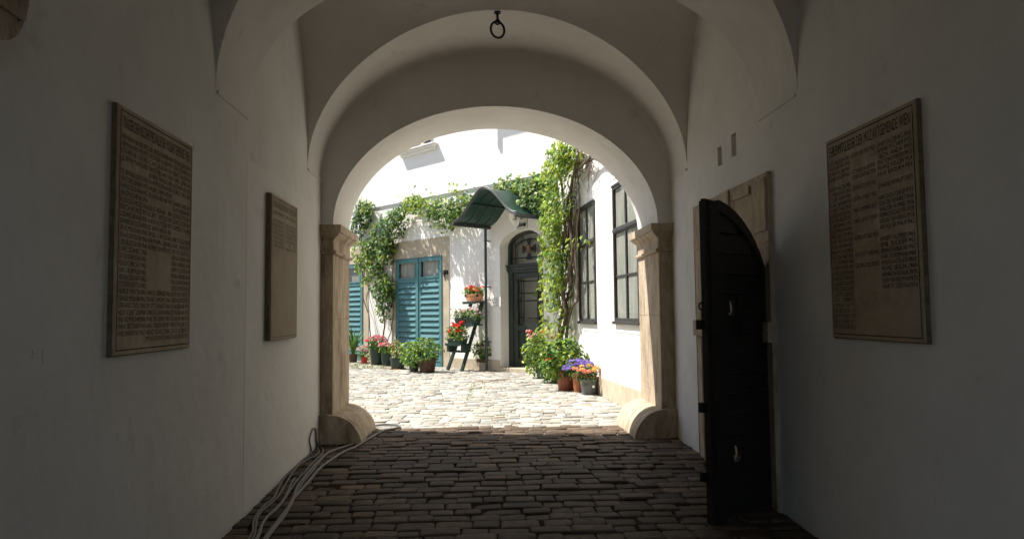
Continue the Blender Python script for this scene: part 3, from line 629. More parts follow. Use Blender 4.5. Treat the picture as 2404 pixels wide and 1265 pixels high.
def plaque(label, side, y0, y1, z0, z1, head, rows, colx, hfrac, material, lmat, thick=.026, rh=None, name_group=None):
    X0 = XL if side < 0 else XR; sg = 1 if side < 0 else -1
    if side < 0: yl, yr = y0, y1      # reading left to right
    else: yl, yr = y1, y0             # far edge is at left when facing the right wall
    root = thing('stone_plaque', label, 'plaque', (X0, (y0+y1)/2, z0), 'engraved stone plaques on the passage walls')
    sgy = 1 if yr > yl else -1; W_ = abs(yr-yl); H_ = z1-z0
    F = lambda a, b: (X0+sg*(thick+.0015), yl+sgy*a, z0+b)
    b = MB(); a0, a1 = min(X0-sg*.004, X0+sg*thick*.75), max(X0-sg*.004, X0+sg*thick*.75)
    b.box(a0, a1, y0, y1, z0, z1); b.build('backing', PLAQE, root, bevel=.004)
    s_ = MB(); e_ = .004; a0, a1 = min(X0+sg*thick*.7, X0+sg*thick), max(X0+sg*thick*.7, X0+sg*thick); s_.box(a0, a1, y0+e_, y1-e_, z0+e_, z1-e_)
    so_ = s_.build('slab', material, root, bevel=.004)
    gro = MB(); i_ = .022
    for (c0, c1, d0, d1) in ((i_, W_-i_, i_, i_+.005), (i_, W_-i_, H_-i_-.005, H_-i_), (i_, i_+.005, i_+.005, H_-i_-.005), (W_-i_-.005, W_-i_, i_+.005, H_-i_-.005)):
        gro.face([F(c0, d0), F(c1, d0), F(c1, d1), F(c0, d1)])
    gro.build('border_groove', lmat, root, recalc=False)
    mb = MB(); hh = H_*hfrac; letter_line(mb, head, .045, W_-.045, H_-.045-hh, hh, F)
    ztop = H_-.045-hh-hh*.45; rh = rh or (ztop-.05)/len(rows)
    for i, row in enumerate(rows):
        zb = ztop-rh*(i+1)+rh*.12
        for c in range(0, len(row), 2):
            x0, xm, x1 = colx[c//2]
            if row[c]:
                t = row[c]; full = .0135*rh/.031*1.75; wd = min(xm-x0, full*len(t)*1.0); off = (xm-x0-wd)*.5 if (i*7+c) % 3 == 0 else 0
                letter_line(mb, t.strip(), x0+off, x0+off+wd, zb, rh*.80, F)
            if row[c+1]: letter_line(mb, row[c+1], xm+.008, x1, zb, rh*.80, F)
    mb.build('inscription', lmat, root, recalc=False)
    return root
plaque('dark stone plaque on the left wall nearest the viewer, covered with engraved names', -1, 3.06, 3.865, 1.08, 2.15,
       'TRÄGER DER MOZARTMEDAILLE DER MOZARTGEMEINDE WIEN', LT, [(.035, .232, .284), (.295, .497, .545), (.557, .722, .77)], .048, PLAQ, LETTER)
RT = [("LEO BLECH", "1950", "ARTHUR FISCHER SENIOR", "1952", "LAND SALZBURG", "1953"), ("WANDA LANDOWSKA", "1950", "", "", "ANNIE FISCHER", "1953"), ("EDWIN FISCHER", "1950", "", "", "GÉZA ANDA", "1953"),
("HANS KNAPP", "1950", "OTTO ERICH HAUER", "1950", "ERNST VON DOHNANYI", "1953"), ("", "", "LOUIS KENTNER", "1950", "FRANZ KELLER", "1954"), ("BRUNO WALTER", "1951", "", "", "PAUL BADURA", "1954"), ("CLEMENS KRAUSS", "1951", "GEORGE CUSTER", "1952", "", ""),
("JOSEF KRIPS", "1951", "", "", "JOHANNES MOHAUPT", "1955"), ("KARL BÖHM", "1951", "LEON MAY", "1952", "", ""), ("ROBERT HAAS", "1952", "", "", "HANS SACHS SCHEUER", "1955"), ("ALFRED EINSTEIN", "1952", "HANS GUMMERER", "1957", "GÜNTER RENNERT", "1956"),
("ANTON HEILLER", "1952", "", "", "WALTER HUMMEL", "1956"), ("EUGENE ORMANDY", "1953", "DINU LIPATTI", "1957", "HEINRICH SCHUSTER", "1958"), ("LILI KRAUS", "1953", "", "", "ANTHONY VAN HOBOKEN", "1958"), ("PAUL KLETZKI", "1954", "", "", "ARTHUR GRUMIAUX", "1962"),
("KARL RICHTER", "1954", "ALFRED SITTARD", "1959", "", ""), ("WOLFGANG REHM", "1955", "", "", "HERBERT KLOMSER", "1965"), ("MAX RUDOLF", "1955", "", "", "EMIL JUCKER", "1965"), ("IGOR STRAWINSKY", "1956", "ALEC HYATT KING", "1960", "BERNHARD PAUMGARTNER", "1967"),
("OTTO KLEMPERER", "1956", "", "", "KARL SCHUMANN", "1968"), ("ELISABETH HÖNGEN", "1960", "GEORG SOLTI", "1963", "WOLFGANG PLATH", "1969"), ("HILDE GÜDEN", "1961", "", "", "FRANZ GIEGLING", "1969"), ("HANS HOTTER", "1965", "", "", "HEINRICH KRALIK", "1971"), ("JULIUS PATZAK", "1971", "", "", "ALBERT RICHARD MOHR", "1971"),
("RITA STREICH", "1972", "", "", "HENRYK SZERYNG", "1974"), ("WALTER KLIEN", "1972", "", "", "", ""), ("GEZA ZWERIN", "1973", "", "", "", ""), ("COMO-BOLLAG", "1973", "", "", "", ""), ("MADELEINE S. PASCAL", "1973", "", "", "", ""), ("ERWIN K. MUNKACSI", "1973", "", "", "", ""), ("PAUL ANGERER", "1973", "", "", "", ""), ("ERICH STRASSER", "1973", "", "", "", "")]
plaque('brown stone plaque on the right wall, its lower right corner left blank', 1, 3.05, 3.875, 1.09, 2.18,
       'EHRENMITGLIEDER DER MOZARTGEMEINDE WIEN', RT, [(.035, .20, .25), (.27, .44, .49), (.51, .725, .785)], .052, PLAQ, LETTER)
MT_ = [("FRANZ WERBA", "1972", "ERNST MAERZ", "1974"), ("", "", "", ""), ("ERIK WERBA", "1972", "HANS RICHTER", "1974"), ("KARL PILSS", "1972", "LOTTE LEHMANN", "1974"), ("OTTO WIENER", "1973", "PETER KLEIN", "1975"), ("IRMGARD SEEFRIED", "1973", "ANTON DERMOTA", "1975"), ("ALFRED UHL", "1973", "HANS JANCIK", "1975"), ("PAUL KONT", "1973", "MAX", "1975"), ("HANS KANN", "1974", "WILMA LIPP", "1976")]
plaque('pale stone plaque beside the left pillar, engraved only in its top third', -1, 5.28, 6.04, 1.06, 2.14,
       'EHRENTAFEL DER MOZARTGEMEINDE WIEN', MT_, [(.05, .26, .33), (.39, .62, .70)], .045, PLAQ2, LETTER2, thick=.045, rh=.031)

# iron ring under the vault
rn = thing('lamp_ring', 'black iron ring hanging on a short rod from the vault crown', 'iron ring', (.205, 6.16, 3.66))
q = MB(); q.tube([(.205, 6.16, 3.90), (.205, 6.16, 3.84), (.207, 6.16, 3.805)], .011, 8); q.lathe([(0,.0),(.03,.0),(.03,.012),(0,.012)],(.205,6.16,3.868),12); q.tube([(.205+.02*math.cos(a), 6.16, 3.79+.02*math.sin(a)) for a in [2*math.pi*k/12 for k in range(13)]], .008, 6, False); q.build('rod', IRON, rn, smooth=True)
q = MB(); q.tube([(.205+.060*math.sin(a), 6.16+.022*math.sin(a), 3.722+.072*math.cos(a)) for a in [2*math.pi*k/28 for k in range(29)]], .0105, 8, False); q.build('ring', IRON, rn, smooth=True)

# stone corbel cut by the frame, top left
cb = thing('corbel', 'dark brown rounded stone corbel high on the left wall, cut by the frame', 'corbel', (XL, 2.1, 2.1))
q = MB(); n = 16
def cprof(z0, z1, rr): return None
q.holes([(1.7, 2.21), (2.333, 2.208), (2.338, 2.25), (2.335, 2.45), (1.7, 2.45)], [], lambda a, b, d: (XL-.005+d, a, b), .085); q.build('upper_block', STONE, cb, bevel=.012, label='dark upper block')
q = MB(); q.holes([(1.7, 2.20)]+[(2.17+.15*math.sin(math.pi/2*k/10), 2.10+.0*k+.098*(1-math.cos(math.pi/2*k/10))) for k in range(11)]+[(1.7, 2.20)][:0]+[(1.7, 2.199)][:0], [], lambda a, b, d: (XL-.005+d, a, b), .08) if False else None
q = MB(); q.holes([(1.7, 2.202), (1.7, 2.10), (2.17, 2.10)]+[(2.17+.155*math.sin(math.pi/2*k/10), 2.10+.102*(1-math.cos(math.pi/2*k/10))) for k in range(1, 11)], [], lambda a, b, d: (XL-.005+d, a, b), .08); q.build('lower_block', STONE, cb, bevel=.012)

# ------------------------------------------------------------------ cables along the left wall
cab = MB()
def gpt(x, y, h=.012):
    d = ray(x, y); z = h
    for _ in range(6): P = CAMP+d*((z-CZ)/d.z); z = gz(P.y)+h
    return P
def spl(P, n=7):
    P = [P[0]]+P+[P[-1]]; o = []
    for i in range(1, len(P)-2):
        for k in range(n):
            t = k/n; a, b, c, d = P[i-1], P[i], P[i+1], P[i+2]
            o.append(.5*((2*b)+(c-a)*t+(2*a-5*b+4*c-d)*t*t+(3*b-a-3*c+d)*t**3))
    o.append(P[-2]); return o
def zc(pts): return [(470+x/3.019, 846+y/3.019) for x, y in pts]
def cable(pts, r=.0077, wall=()):
    P = [Vector((max(q.x, XL+.014), q.y, q.z)) for q in (hitp(x, y, Vector((XL+.014, 0, 0)), Vector((1, 0, 0))) if i in wall else gpt(x, y) for i, (x, y) in enumerate(zc(pts)))]
    cab.tube(spl(P), r, 8)
cable([(300, 1420), (345, 1265), (372, 1210), (375, 1150), (400, 1090), (450, 1030), (520, 970), (560, 890), (600, 820), (650, 760), (700, 710), (745, 650), (775, 560), (793, 495), (806, 478), (818, 495), (822, 560), (828, 605), (840, 640), (820, 670), (760, 700), (700, 740), (650, 800), (600, 880), (560, 950), (500, 1010), (440, 1060), (405, 1110), (395, 1160), (385, 1230), (365, 1275), (310, 1420)], wall=(12, 13, 14, 15, 16))
cable([(340, 1420), (405, 1265), (425, 1220), (440, 1160), (480, 1100), (530, 1050), (590, 990), (630, 930), (670, 870), (705, 825), (740, 790), (790, 730), (840, 685), (868, 650), (866, 625), (845, 600), (850, 580), (900, 569), (990, 571), (1043, 585), (1040, 603), (960, 632), (900, 660), (850, 710), (790, 790), (730, 860), (690, 920), (665, 960), (650, 1000), (620, 1060), (560, 1120), (500, 1190), (450, 1265), (390, 1420)])
cable([(330, 1420), (390, 1275), (412, 1225), (425, 1190), (470, 1110), (540, 1050), (600, 970), (635, 890), (662, 842), (676, 832), (688, 840)], .009)
cable([(410, 1420), (470, 1265), (530, 1180), (600, 1090), (650, 990), (720, 910), (790, 830), (850, 760), (930, 700), (1010, 650), (1100, 610), (1200, 550), (1290, 500), (1370, 482), (1412, 470), (1400, 458), (1330, 452), (1250, 460), (1215, 485), (1195, 520), (1160, 550), (1080, 590), (990, 620), (905, 652), (830, 720), (760, 800), (710, 860), (680, 910), (668, 950), (640, 1020), (600, 1070), (540, 1150), (480, 1230), (430, 1300)], .011)
top(cab.build('cable', CABLE, smooth=True), 'thick grey rubber cable in several looped strands along the foot of the left wall', 'cable')

# ------------------------------------------------------------------ door canopy, downpipe, lamp, sign, small tablet
can = thing('door_canopy', 'dark green bell shaped metal canopy above the stair door', 'canopy', tuple(TB(.99, .5, 3.1)))
cs0, cs1, czb, cpk = .05, 1.93, 3.15, 3.745
def bell(t):       # t 0..1 across
    return czb+(cpk-czb)*(.5-.5*math.cos(2*math.pi*t))**1.0
q = MB(TB); n = 40
for i in range(n):
    t0, t1 = i/n, (i+1)/n; a, b = cs0+(cs1-cs0)*t0, cs0+(cs1-cs0)*t1
    for j in range(4):
        o0, o1 = 1.0*j/4, 1.0*(j+1)/4
        for dz in (0, .012): q.face([(a, o0, bell(t0)+dz), (b, o0, bell(t1)+dz), (b, o1, bell(t1)+dz), (a, o1, bell(t0)+dz)])
q.build('roof', CANG, can, smooth='all', recalc=False)
q = MB(TB); q.tube([(cs0+(cs1-cs0)*k/n, 1.0, bell(k/n)) for k in range(n+1)], .026, 8); q.tube([(cs0+(cs1-cs0)*k/n, 1.015, bell(k/n)+.03) for k in range(n+1)], .016, 8); q.build('front_edge', CANT, can, smooth=True)
for s_ in (cs0, cs1):
    q = MB(TB); q.box(s_-.04, s_+.04, .0, 1.06, czb-.07, czb+.005); q.build('gutter', CANT, can, bevel=.012)
q = MB(TB)
for o in (.25, .5, .75): q = MB(TB); q.tube([(cs0+(cs1-cs0)*k/n, o, bell(k/n)-.012) for k in range(n+1)], .009, 6); q.build('rib', GREEN, can)
for tt_ in (.28, .72): q = MB(TB); q.bar((cs0+(cs1-cs0)*tt_, 0, bell(tt_)-.02), (cs0+(cs1-cs0)*tt_, 1.0, bell(tt_)-.02), .03, .02); q.build('purlin', GREEN, can)
dp = thing('downpipe', 'slim dark green downpipe dropping from the canopy gutter to the ground', 'pipe', tuple(TB(1.9, .12, 0)))
q = MB(TB); q.tube([(1.915, .14, 3.14), (1.915, .14, .02)], .03, 10); q.build('pipe', GREEN, dp, smooth=True)
q = MB(TB)
for z in (.6, 1.8, 2.8): q = MB(TB); q.tube([(1.915, .14, z), (1.915, .14, z+.03)], .037, 10); q.box(1.905, 1.925, .0, .12, z+.005, z+.025); q.build('bracket', GREEN, dp)
sg_ = thing('stair_sign', 'small white enamel sign reading II. Stiege above the door', 'sign', tuple(TB(.92, 0, 3.1)))
a1, z1_ = BW(1213, 502, .012); a0, z0_ = BW(1238, 536, .012)
q = MB(TB); c_ = .03
q.holes([(a0+c_, z0_), (a1-c_, z0_), (a1, z0_+c_), (a1, z1_+.02-c_), (a1-c_, z1_+.02), (a0+c_, z1_+.02), (a0, z1_+.02-c_), (a0, z0_+c_)], [], lambda a, b, d: (a, .012-d, b), .014); q.build('plate', WHITEE, sg_, recalc=False)
q = MB(TB)
for (xa, xb, za, zb2) in ((a0, a1, z0_, z0_+.006), (a0, a1, z1_+.014, z1_+.02), (a0, a0+.006, z0_, z1_+.02), (a1-.006, a1, z0_, z1_+.02)): q.face([(xa, .0143, za), (xb, .0143, za), (xb, .0143, zb2), (xa, .0143, zb2)])
q.build('rim', INK, sg_, recalc=False)
q = MB(TB)
def nib(pts, w=.02, F=None):        # broad pen strokes give the blackletter look
    for (p, r_) in zip(pts[:-1], pts[1:]):
        dx, dz = w*.5, w*.5; q.face([F(p[0]-dx, p[1]-dz), F(p[0]+dx, p[1]+dz), F(r_[0]+dx, r_[1]+dz), F(r_[0]-dx, r_[1]-dz)])
sw = (a1-a0); FS = lambda x, z: (a1-x*sw, .0145, z0_+z*(z1_-z0_))
let = [[(.20, .42), (.10, .46), (.09, .36), (.20, .28), (.19, .15), (.08, .16)], [(.29, .44), (.29, .19), (.34, .17)], [(.25, .36), (.35, .37)], [(.40, .36), (.41, .19), (.44, .18)], [(.40, .44), (.42, .45)], [(.50, .33), (.49, .21), (.56, .18)], [(.50, .34), (.57, .33), (.56, .27), (.50, .26)],
       [(.65, .34), (.63, .22), (.70, .19)], [(.64, .35), (.72, .36), (.71, .10), (.63, .07)], [(.79, .33), (.78, .21), (.86, .18)], [(.79, .34), (.87, .34), (.86, .27), (.79, .26)],
       [(.40, .92), (.41, .62)], [(.52, .92), (.53, .62)], [(.62, .66), (.63, .64)]]
for L in let: nib(L, .075, lambda x, z: FS(x, z))
q.build('lettering', INK, sg_, recalc=False)
lm = thing('wall_lamp', 'round white enamel shade lamp tilted beside the stair sign', 'lamp', tuple(TB(1.1, .2, 3.2)))
q = MB(); cen = TB(*((lambda s_z: (s_z[0], .34, s_z[1]))(BW(1207, 515, .34)))); ax = (NB*.75+Vector((-.30, 0, -.55))).normalized(); xx = ax.orthogonal().normalized(); yy = ax.cross(xx)
pr = [(.0, -.10), (.035, -.10), (.045, -.06), (.09, -.03), (.15, .0), (.155, .005), (.15, .004), (.088, -.024), (.04, -.05)]
n0 = 0
for r_, h in pr:
    for k in range(24): a = 2*math.pi*k/24; q.v.append(cen+ax*h+(xx*math.cos(a)+yy*math.sin(a))*r_)
for i in range(len(pr)-1):
    for k in range(24): q.f.append([i*24+k, i*24+(k+1) % 24, (i+1)*24+(k+1) % 24, (i+1)*24+k]); q.col.append(None)
q.build('shade', WHITEE, lm, smooth=True, recalc=False)
q = MB(); 
for i in range(7):
    for k in range(12):
        a, b = 2*math.pi*k/12, math.pi*i/6; q.v.append(cen+ax*(.005-.035*math.cos(b))+(xx*math.cos(a)+yy*math.sin(a))*.032*math.sin(b))
for i in range(6):
    for k in range(12): q.f.append([i*12+k, i*12+(k+1) % 12, (i+1)*12+(k+1) % 12, (i+1)*12+k]); q.col.append(None)
q.build('bulb', mat('bulb_glass', (.5, .45, .35), .2, .5), lm, smooth='all', recalc=False)
q = MB(); bk = cen-ax*.09; wp = TB(*(lambda s_: (s_, .0, cen.z+.05))((cen-C0).dot(U)-.1)); q.tube(spl([wp, (wp+bk)/2+Vector((0, 0, .08)), bk], 6), .01, 8); q.build('arm', IRON, lm, smooth=True)
tb_ = thing('marble_tablet', 'tiny white marble tablet screwed to the wall left of the stair door', 'plaque', tuple(TB(1.74, 0, 1.4)))
a1, z1_ = BW(1153, 698); a0, z0_ = BW(1177, 719)
q = MB(TB); q.box(a0, a1, -.002, .014, z0_, z1_); q.build('slab', MARB, tb_, bevel=.003)
q = MB(TB)
for k in range(3): letter_line(q, ["MOZARTGEMEINDE", "GESELLSCHAFT", "II. STIEGE"][k], 0, (.8, .62, .5)[k]*(a1-a0), 0, .03, lambda x, z, k=k: (a1-(a1-a0)*(.1, .2, .25)[k]-x, .0155, z1_-.07-.055*k+z))
q.build('inscription', mat('grey_engraving', (.3, .29, .27), .8, .2), tb_, recalc=False)

# drain grating in the paving
dg_ = MB(); A_, B_ = GZ(1121, 896), GZ(1200, 891); dd = (B_-A_); Ld = dd.length; dd.normalize(); nn = Vector((-dd.y, dd.x, 0))
TG = lambda a, b, c: A_+dd*a+nn*b+Vector((0, 0, c))
dg_.T = TG
dg_.box(0, Ld, 0, .02, -.02, .012); dg_.box(0, Ld, .15, .17, -.02, .012)
for k in range(int(Ld/.035)): dg_.box(k*.035, k*.035+.02, .02, .15, -.02, .009)
top(dg_.build('drain_grate', GRATE), 'narrow rusty iron drain grate set in the sunny cobbles', 'drain')
q = MB()
for x0, y0, x1, y1 in ((1115, 898, 1104, 938), (1137, 898, 1133, 936), (1108, 900, 1098, 940)):
    a, b = GZ(x0, y0, .004), GZ(x1, y1, .004)
    for k in range(70):
        p = a.lerp(b, random.random())+Vector((random.gauss(0, .02), random.gauss(0, .03), 0)); h = random.uniform(.008, .02); an = random.uniform(0, 6.3); t = Vector((math.cos(an), math.sin(an), 0))*.008
        q.face([p-t, p+t, p+Vector((random.gauss(0, .006), random.gauss(0, .006), h))], (random.uniform(.12, .2), random.uniform(.2, .27), .04))
for k in range(1500):
    x = random.uniform(818, 1010); p = GZ(x, random.uniform(853, 871)-(1010-x)*.04, 0)
    p.x += random.gauss(0, .05)
    h = random.uniform(.01, .04); an = random.uniform(0, 6.3); t = Vector((math.cos(an), math.sin(an), 0))*.01
    q.face([p-t, p+t, p+Vector((random.gauss(0, .015), random.gauss(0, .015), h))], (random.uniform(.14, .26), random.uniform(.18, .27), .05))
top(q.build('weeds', LEAF, recalc=False), 'low moss and weeds growing in the paving joints before the flower pots', 'weeds', kind='stuff')

# ------------------------------------------------------------------ leaves, flowers and pots
def leafcol(kind='vine'):
    t = random.random()
    if kind == 'bright': b = (.33, .41, .04)
    elif kind == 'dark': b = (.035, .085, .02)
    elif kind == 'red': b = (.16, .085, .03)
    elif kind == 'mint': b = (.20, .31, .07)
    else: b = (.095, .19, .03)
    v = math.exp(random.gauss(0, .28)); y = random.gauss(0, .12)
    return tuple(min(.7, max(.01, c*v)) for c in (b[0]*(1+y), b[1], b[2]*(1-y*.5)))
def leaf_(mb, p, size, nrm, kind, shape='ov'):
    z = Vector(nrm).normalized(); t = Vector((random.gauss(0, 1), random.gauss(0, 1), random.gauss(-.6, .7))); x = (t-z*t.dot(z))
    if x.length < 1e-3: x = z.orthogonal()
    x.normalize(); y = z.cross(x); c = leafcol(kind)
    if shape == 'palm':       # five fingered creeper leaf
        for a, L in ((-1.35, .7), (-.7, .9), (0, 1), (.7, .9), (1.35, .7)):
            d = x*math.cos(a)+y*math.sin(a); s_ = z.cross(d); l = size*L*.75; zz = z*random.uniform(-.25, .05)*l
            mb.face([p, p+d*l*.45+s_*l*.2, p+d*l+zz, p+d*l*.45-s_*l*.2], c)
    else:
        l = size; f = z*random.uniform(.05, .2)*l; dr = z*random.uniform(-.3, .0)*l
        m1, m2 = p+x*l*.5, p+x*l+dr
        mb.face([p, p+x*l*.28+y*l*.26+f, p+x*l*.7+y*l*.22+f+dr*.5, m2], c); mb.face([p, m2, p+x*l*.7-y*l*.22+f+dr*.5, p+x*l*.28-y*l*.26+f], c)
def rs():
    while True:
        v = Vector((random.uniform(-1, 1), random.uniform(-1, 1), random.uniform(-1, 1)))
        if .02 < v.length < 1: return v
def clump(mb, cen, rad, n, size, kinds, shape='ov', shell=.55, sq=(1, 1, 1)):
    for _ in range(n):
        v = rs(); r = v.length; v = v/r*(shell+(1-shell)*r) if random.random() < .75 else v
        k = 1+.22*noise.noise(v*2.3+Vector(cen)*3)*2
        p = Vector(cen)+Vector((v.x*rad*sq[0], v.y*rad*sq[1], v.z*rad*sq[2]))*k
        leaf_(mb, p, size*random.uniform(.65, 1.3), v+Vector((0, 0, .7))+rs()*.8, random.choice(kinds), shape)
def bloom(mb, p, r, col, n=9):
    for _ in range(n):
        v = rs(); v.z = abs(v.z)*.8; v.normalize(); q = p+v*r*random.uniform(.55, 1); x = v.orthogonal().normalized(); x.rotate(__import__('mathutils').Quaternion(v, random.uniform(0, 6.3))); y = v.cross(x); s_ = r*.5
        f = math.exp(random.gauss(0, .2)); c = tuple(min(.95, a*f) for a in col)
        mb.face([q-x*s_, q-y*s_*.9+v*s_*.3, q+x*s_, q+y*s_*.9+v*s_*.3], c)
def pot_mesh(th, c, r, h, material, shape='round', taper=.78, rib=0, lip=True, saucer=None, ang=0, name='pot'):
    q = MB()
    if shape == 'square':
        T = lambda a, b, z: Vector(c)+Vector((a*math.cos(ang)-b*math.sin(ang), a*math.sin(ang)+b*math.cos(ang), z)); q.T = T
        n0 = len(q.v); P = [(taper, 0), (1, h), (1, h), (.9, h), (.88, h-.05)]
        for k, z in P:
            for a, b in ((-r, -r), (r, -r), (r, r), (-r, r)): q.p((a*k, b*k, z))
        for i in range(len(P)-1):
            for k in range(4): q.f.append([i*4+k, i*4+(k+1) % 4, (i+1)*4+(k+1) % 4, (i+1)*4+k]); q.col.append(None)
        o = q.build(name, material, th, recalc=False)
        s_ = MB(T); s_.face([(-r*.9, -r*.9, h-.03), (r*.9, -r*.9, h-.03), (r*.9, r*.9, h-.03), (-r*.9, r*.9, h-.03)]); s_.build('soil', SOIL, th, recalc=False)
        return
    pr = [(0, 0), (r*taper*.96, 0), (r*taper, .01), (r*.965, h*.82)]
    pr += [(r*1.0, h*.83), (r*1.03, h*.98), (r*1.01, h), (r*.93, h), (r*.9, h*.86)] if lip else [(r, h), (r*.92, h), (r*.88, h*.9)]
    q.lathe(pr, c, 40 if rib else 28, rib=rib); q.build(name, material, th, smooth=True, recalc=False)
    s_ = MB(); s_.lathe([(0, h*.88), (r*.93, h*.88)], c, 20); s_.build('soil', SOIL, th, recalc=False)
    if saucer:
        s_ = MB(); s_.lathe([(0, .0), (r*1.0, 0), (r*1.12, .03), (r*1.09, .03), (r*.98, .012), (0, .012)], (c[0], c[1], c[2]-.012), 24); s_.build('saucer', saucer, th, smooth=True, recalc=False)
def foliage(th, cen, rad, n, size, kinds, blooms=None, shape='ov', sq=(1, 1, 1), stems=6, base=None, extra=None):
    q = MB(); clump(q, cen, rad, n, size, kinds, shape, sq=sq)
    if extra:
        for c2, r2, n2 in extra: clump(q, c2, r2, n2, size, kinds, shape)
    q.build('foliage', LEAF, th, recalc=False)
    if base:
        s_ = MB()
        for k in range(stems):
            e_ = Vector(cen)+Vector((random.uniform(-.7, .7)*rad*sq[0], random.uniform(-.7, .7)*rad*sq[1], random.uniform(-.3, .6)*rad*sq[2])); b = Vector(base)+Vector((random.uniform(-.03, .03), random.uniform(-.03, .03), 0))
            s_.tube(spl([b, (b+e_)/2+Vector((random.uniform(-.03, .03), random.uniform(-.03, .03), .02)), e_], 4), .005, 5)
        s_.build('stem', BARK, th, recalc=False)
    if blooms:
        q = MB()
        for (col, nb, br, zone) in blooms:
            for _ in range(nb):
                v = rs(); v.normalize(); v.z = abs(v.z)*zone[1]+zone[0]; v.y = -abs(v.y) if random.random() < .75 else v.y
                bloom(q, Vector(cen)+Vector((v.x*rad*sq[0], v.y*rad*sq[1], v.z*rad*sq[2]))*1.05, br*random.uniform(.8, 1.25), col, 10)
        q.build('flower', PETAL, th, recalc=False)
def pot_at(px, py, wpx, hpx):
    """ground point under the pot centre, its radius and height from its size in the photo"""
    g = GZ(px, py); d = (g-CAMP).dot(fw); r = wpx/2*d/FPX; h = hpx*d/FPX
    dirn = Vector((g.x, g.y, 0)).normalized(); return g+dirn*r*.8, r, h
PG = 'potted plants in the courtyard'
# 1 sword leaved plant, far left
c, r, h = pot_at(829, 851, 22, 20); t = thing('potted_plant', 'tall sword leaved plant in a brown pot half hidden by the left pillar', 'potted plant', tuple(c), PG)
pot_mesh(t, c, r, h, BRPOT)
q = MB()
for k in range(60):
    an = random.uniform(0, 6.3); L = random.uniform(.45, .85); o_ = Vector((math.cos(an), math.sin(an), 0)); sp_ = random.uniform(.1, .42); b = c+Vector((0, 0, h*.85))+o_*.03; pr_ = None; side = Vector((-o_.y, o_.x, 0)); cc = leafcol(random.choice(['vine', 'dark', 'mint']))
    pts = [b+o_*(sp_*(u_**1.6)*L*1.2)+Vector((0, 0, L*(u_-.25*sp_*u_*u_*2))) for u_ in (0, .35, .7, 1)]; ws = (.018, .02, .014, .001)
    for i in range(3): q.face([pts[i]-side*ws[i], pts[i]+side*ws[i], pts[i+1]+side*ws[i+1], pts[i+1]-side*ws[i+1]], cc)
q.build('foliage', LEAF, t, recalc=False)
# 2 small red pot
c, r, h = pot_at(855, 853, 17, 15); t = thing('potted_plant', 'pale pink flowers in the small bright red pot', 'potted plant', tuple(c), PG)
pot_mesh(t, c, r, h, REDPOT); foliage(t, c+Vector((0, 0, h+.10)), .17, 160, .06, ['mint', 'vine'], [((.62, .42, .38), 34, .035, (.3, .7))], base=c+Vector((0, 0, h*.9)))
# tall agave pot against the wall
c, r, h = pot_at(862, 836, 20, 42); t = thing('potted_plant', 'spiky plant in a tall weathered clay pot against the wall by the far shutter', 'potted plant', tuple(c), PG)
pot_mesh(t, c, r, h, TERRA, taper=.7)
q = MB()
for k in range(36):
    an = random.uniform(0, 6.3); L = random.uniform(.25, .5); o_ = Vector((math.cos(an), math.sin(an), 0)); side = Vector((-o_.y, o_.x, 0)); b = c+Vector((0, 0, h*.9)); cc = leafcol('mint')
    q.face([b-side*.012, b+side*.012, b+o_*L*.35+Vector((0, 0, L*.7))+side*.012, b+o_*L*.7+Vector((0, 0, L*.75)), b+o_*L*.35+Vector((0, 0, L*.7))-side*.012], cc)
q.build('foliage', LEAF, t, recalc=False)
# 3a, 3b geraniums
for (px, py, wp, hp, lab, pc, nb) in ((885, 857, 36, 44, 'wide dark green tub of bright pink geraniums left of the teal shutters', DGPOT, 30), (907, 859, 26, 34, 'slimmer dark green pot of deep pink geraniums beside the wide tub', DGPOT, 16)):
    c, r, h = pot_at(px, py, wp, hp); t = thing('potted_plant', lab, 'potted plant', tuple(c), PG)
    pot_mesh(t, c, r, h, pc); foliage(t, c+Vector((0, 0, h+.07)), r*1.3, 300, .07, ['mint', 'vine'], [((.62, .09, .12), nb//2, .04, (.3, .8)), ((.74, .36, .38), nb, .035, (.3, .8))], base=c+Vector((0, 0, h*.9)), sq=(1, 1, .65))
# 4
c, r, h = pot_at(934, 867, 37, 27); t = thing('potted_plant', 'sparse yellowing plant in a dark green pot on a red saucer', 'potted plant', tuple(c), PG)
pot_mesh(t, c, r, h, DGPOT, saucer=TERRA); foliage(t, c+Vector((0, 0, h+.18)), .22, 130, .07, ['mint', 'red', 'bright'], base=c+Vector((0, 0, h*.9)), stems=12, sq=(.8, .8, 1))
# 5, 6
c, r, h = pot_at(972, 873, 26, 28); t = thing('potted_plant', 'leafy light green bush in the dark green pot before the shutters', 'potted plant', tuple(c), PG)
pot_mesh(t, c, r, h, DGPOT); foliage(t, c+Vector((-.02, 0, h+.14)), .29, 480, .075, ['mint', 'mint', 'vine', 'bright'], base=c+Vector((0, 0, h*.9)), sq=(1.1, 1, .85))
c, r, h = pot_at(1003, 875, 44, 33); t = thing('potted_plant', 'round light green bush in the brown faceted pot before the shutters', 'potted plant', tuple(c), PG)
pot_mesh(t, c, r, h, BRPOT, rib=.012); foliage(t, c+Vector((-.02, 0, h+.17)), .31, 560, .075, ['mint', 'mint', 'vine'], base=c+Vector((0, 0, h*.9)), sq=(1.05, 1, .9))
# 7 dark shrub in square planter
c, r, h = pot_at(1147, 869, 50, 26); t = thing('potted_plant', 'dark bronze shrub in a square brown planter right of the ladder stand', 'potted plant', tuple(c), PG)
pot_mesh(t, c, r*.82, h, BRPOT, shape='square', ang=-.85); foliage(t, c+Vector((-.02, -.02, h+.2)), .32, 620, .07, ['dark', 'red', 'vine', 'mint'], base=c+Vector((0, 0, h*.9)), stems=14, sq=(1.05, 1, .8), extra=[(c+Vector((-.02, 0, h+.52)), .15, 60)])
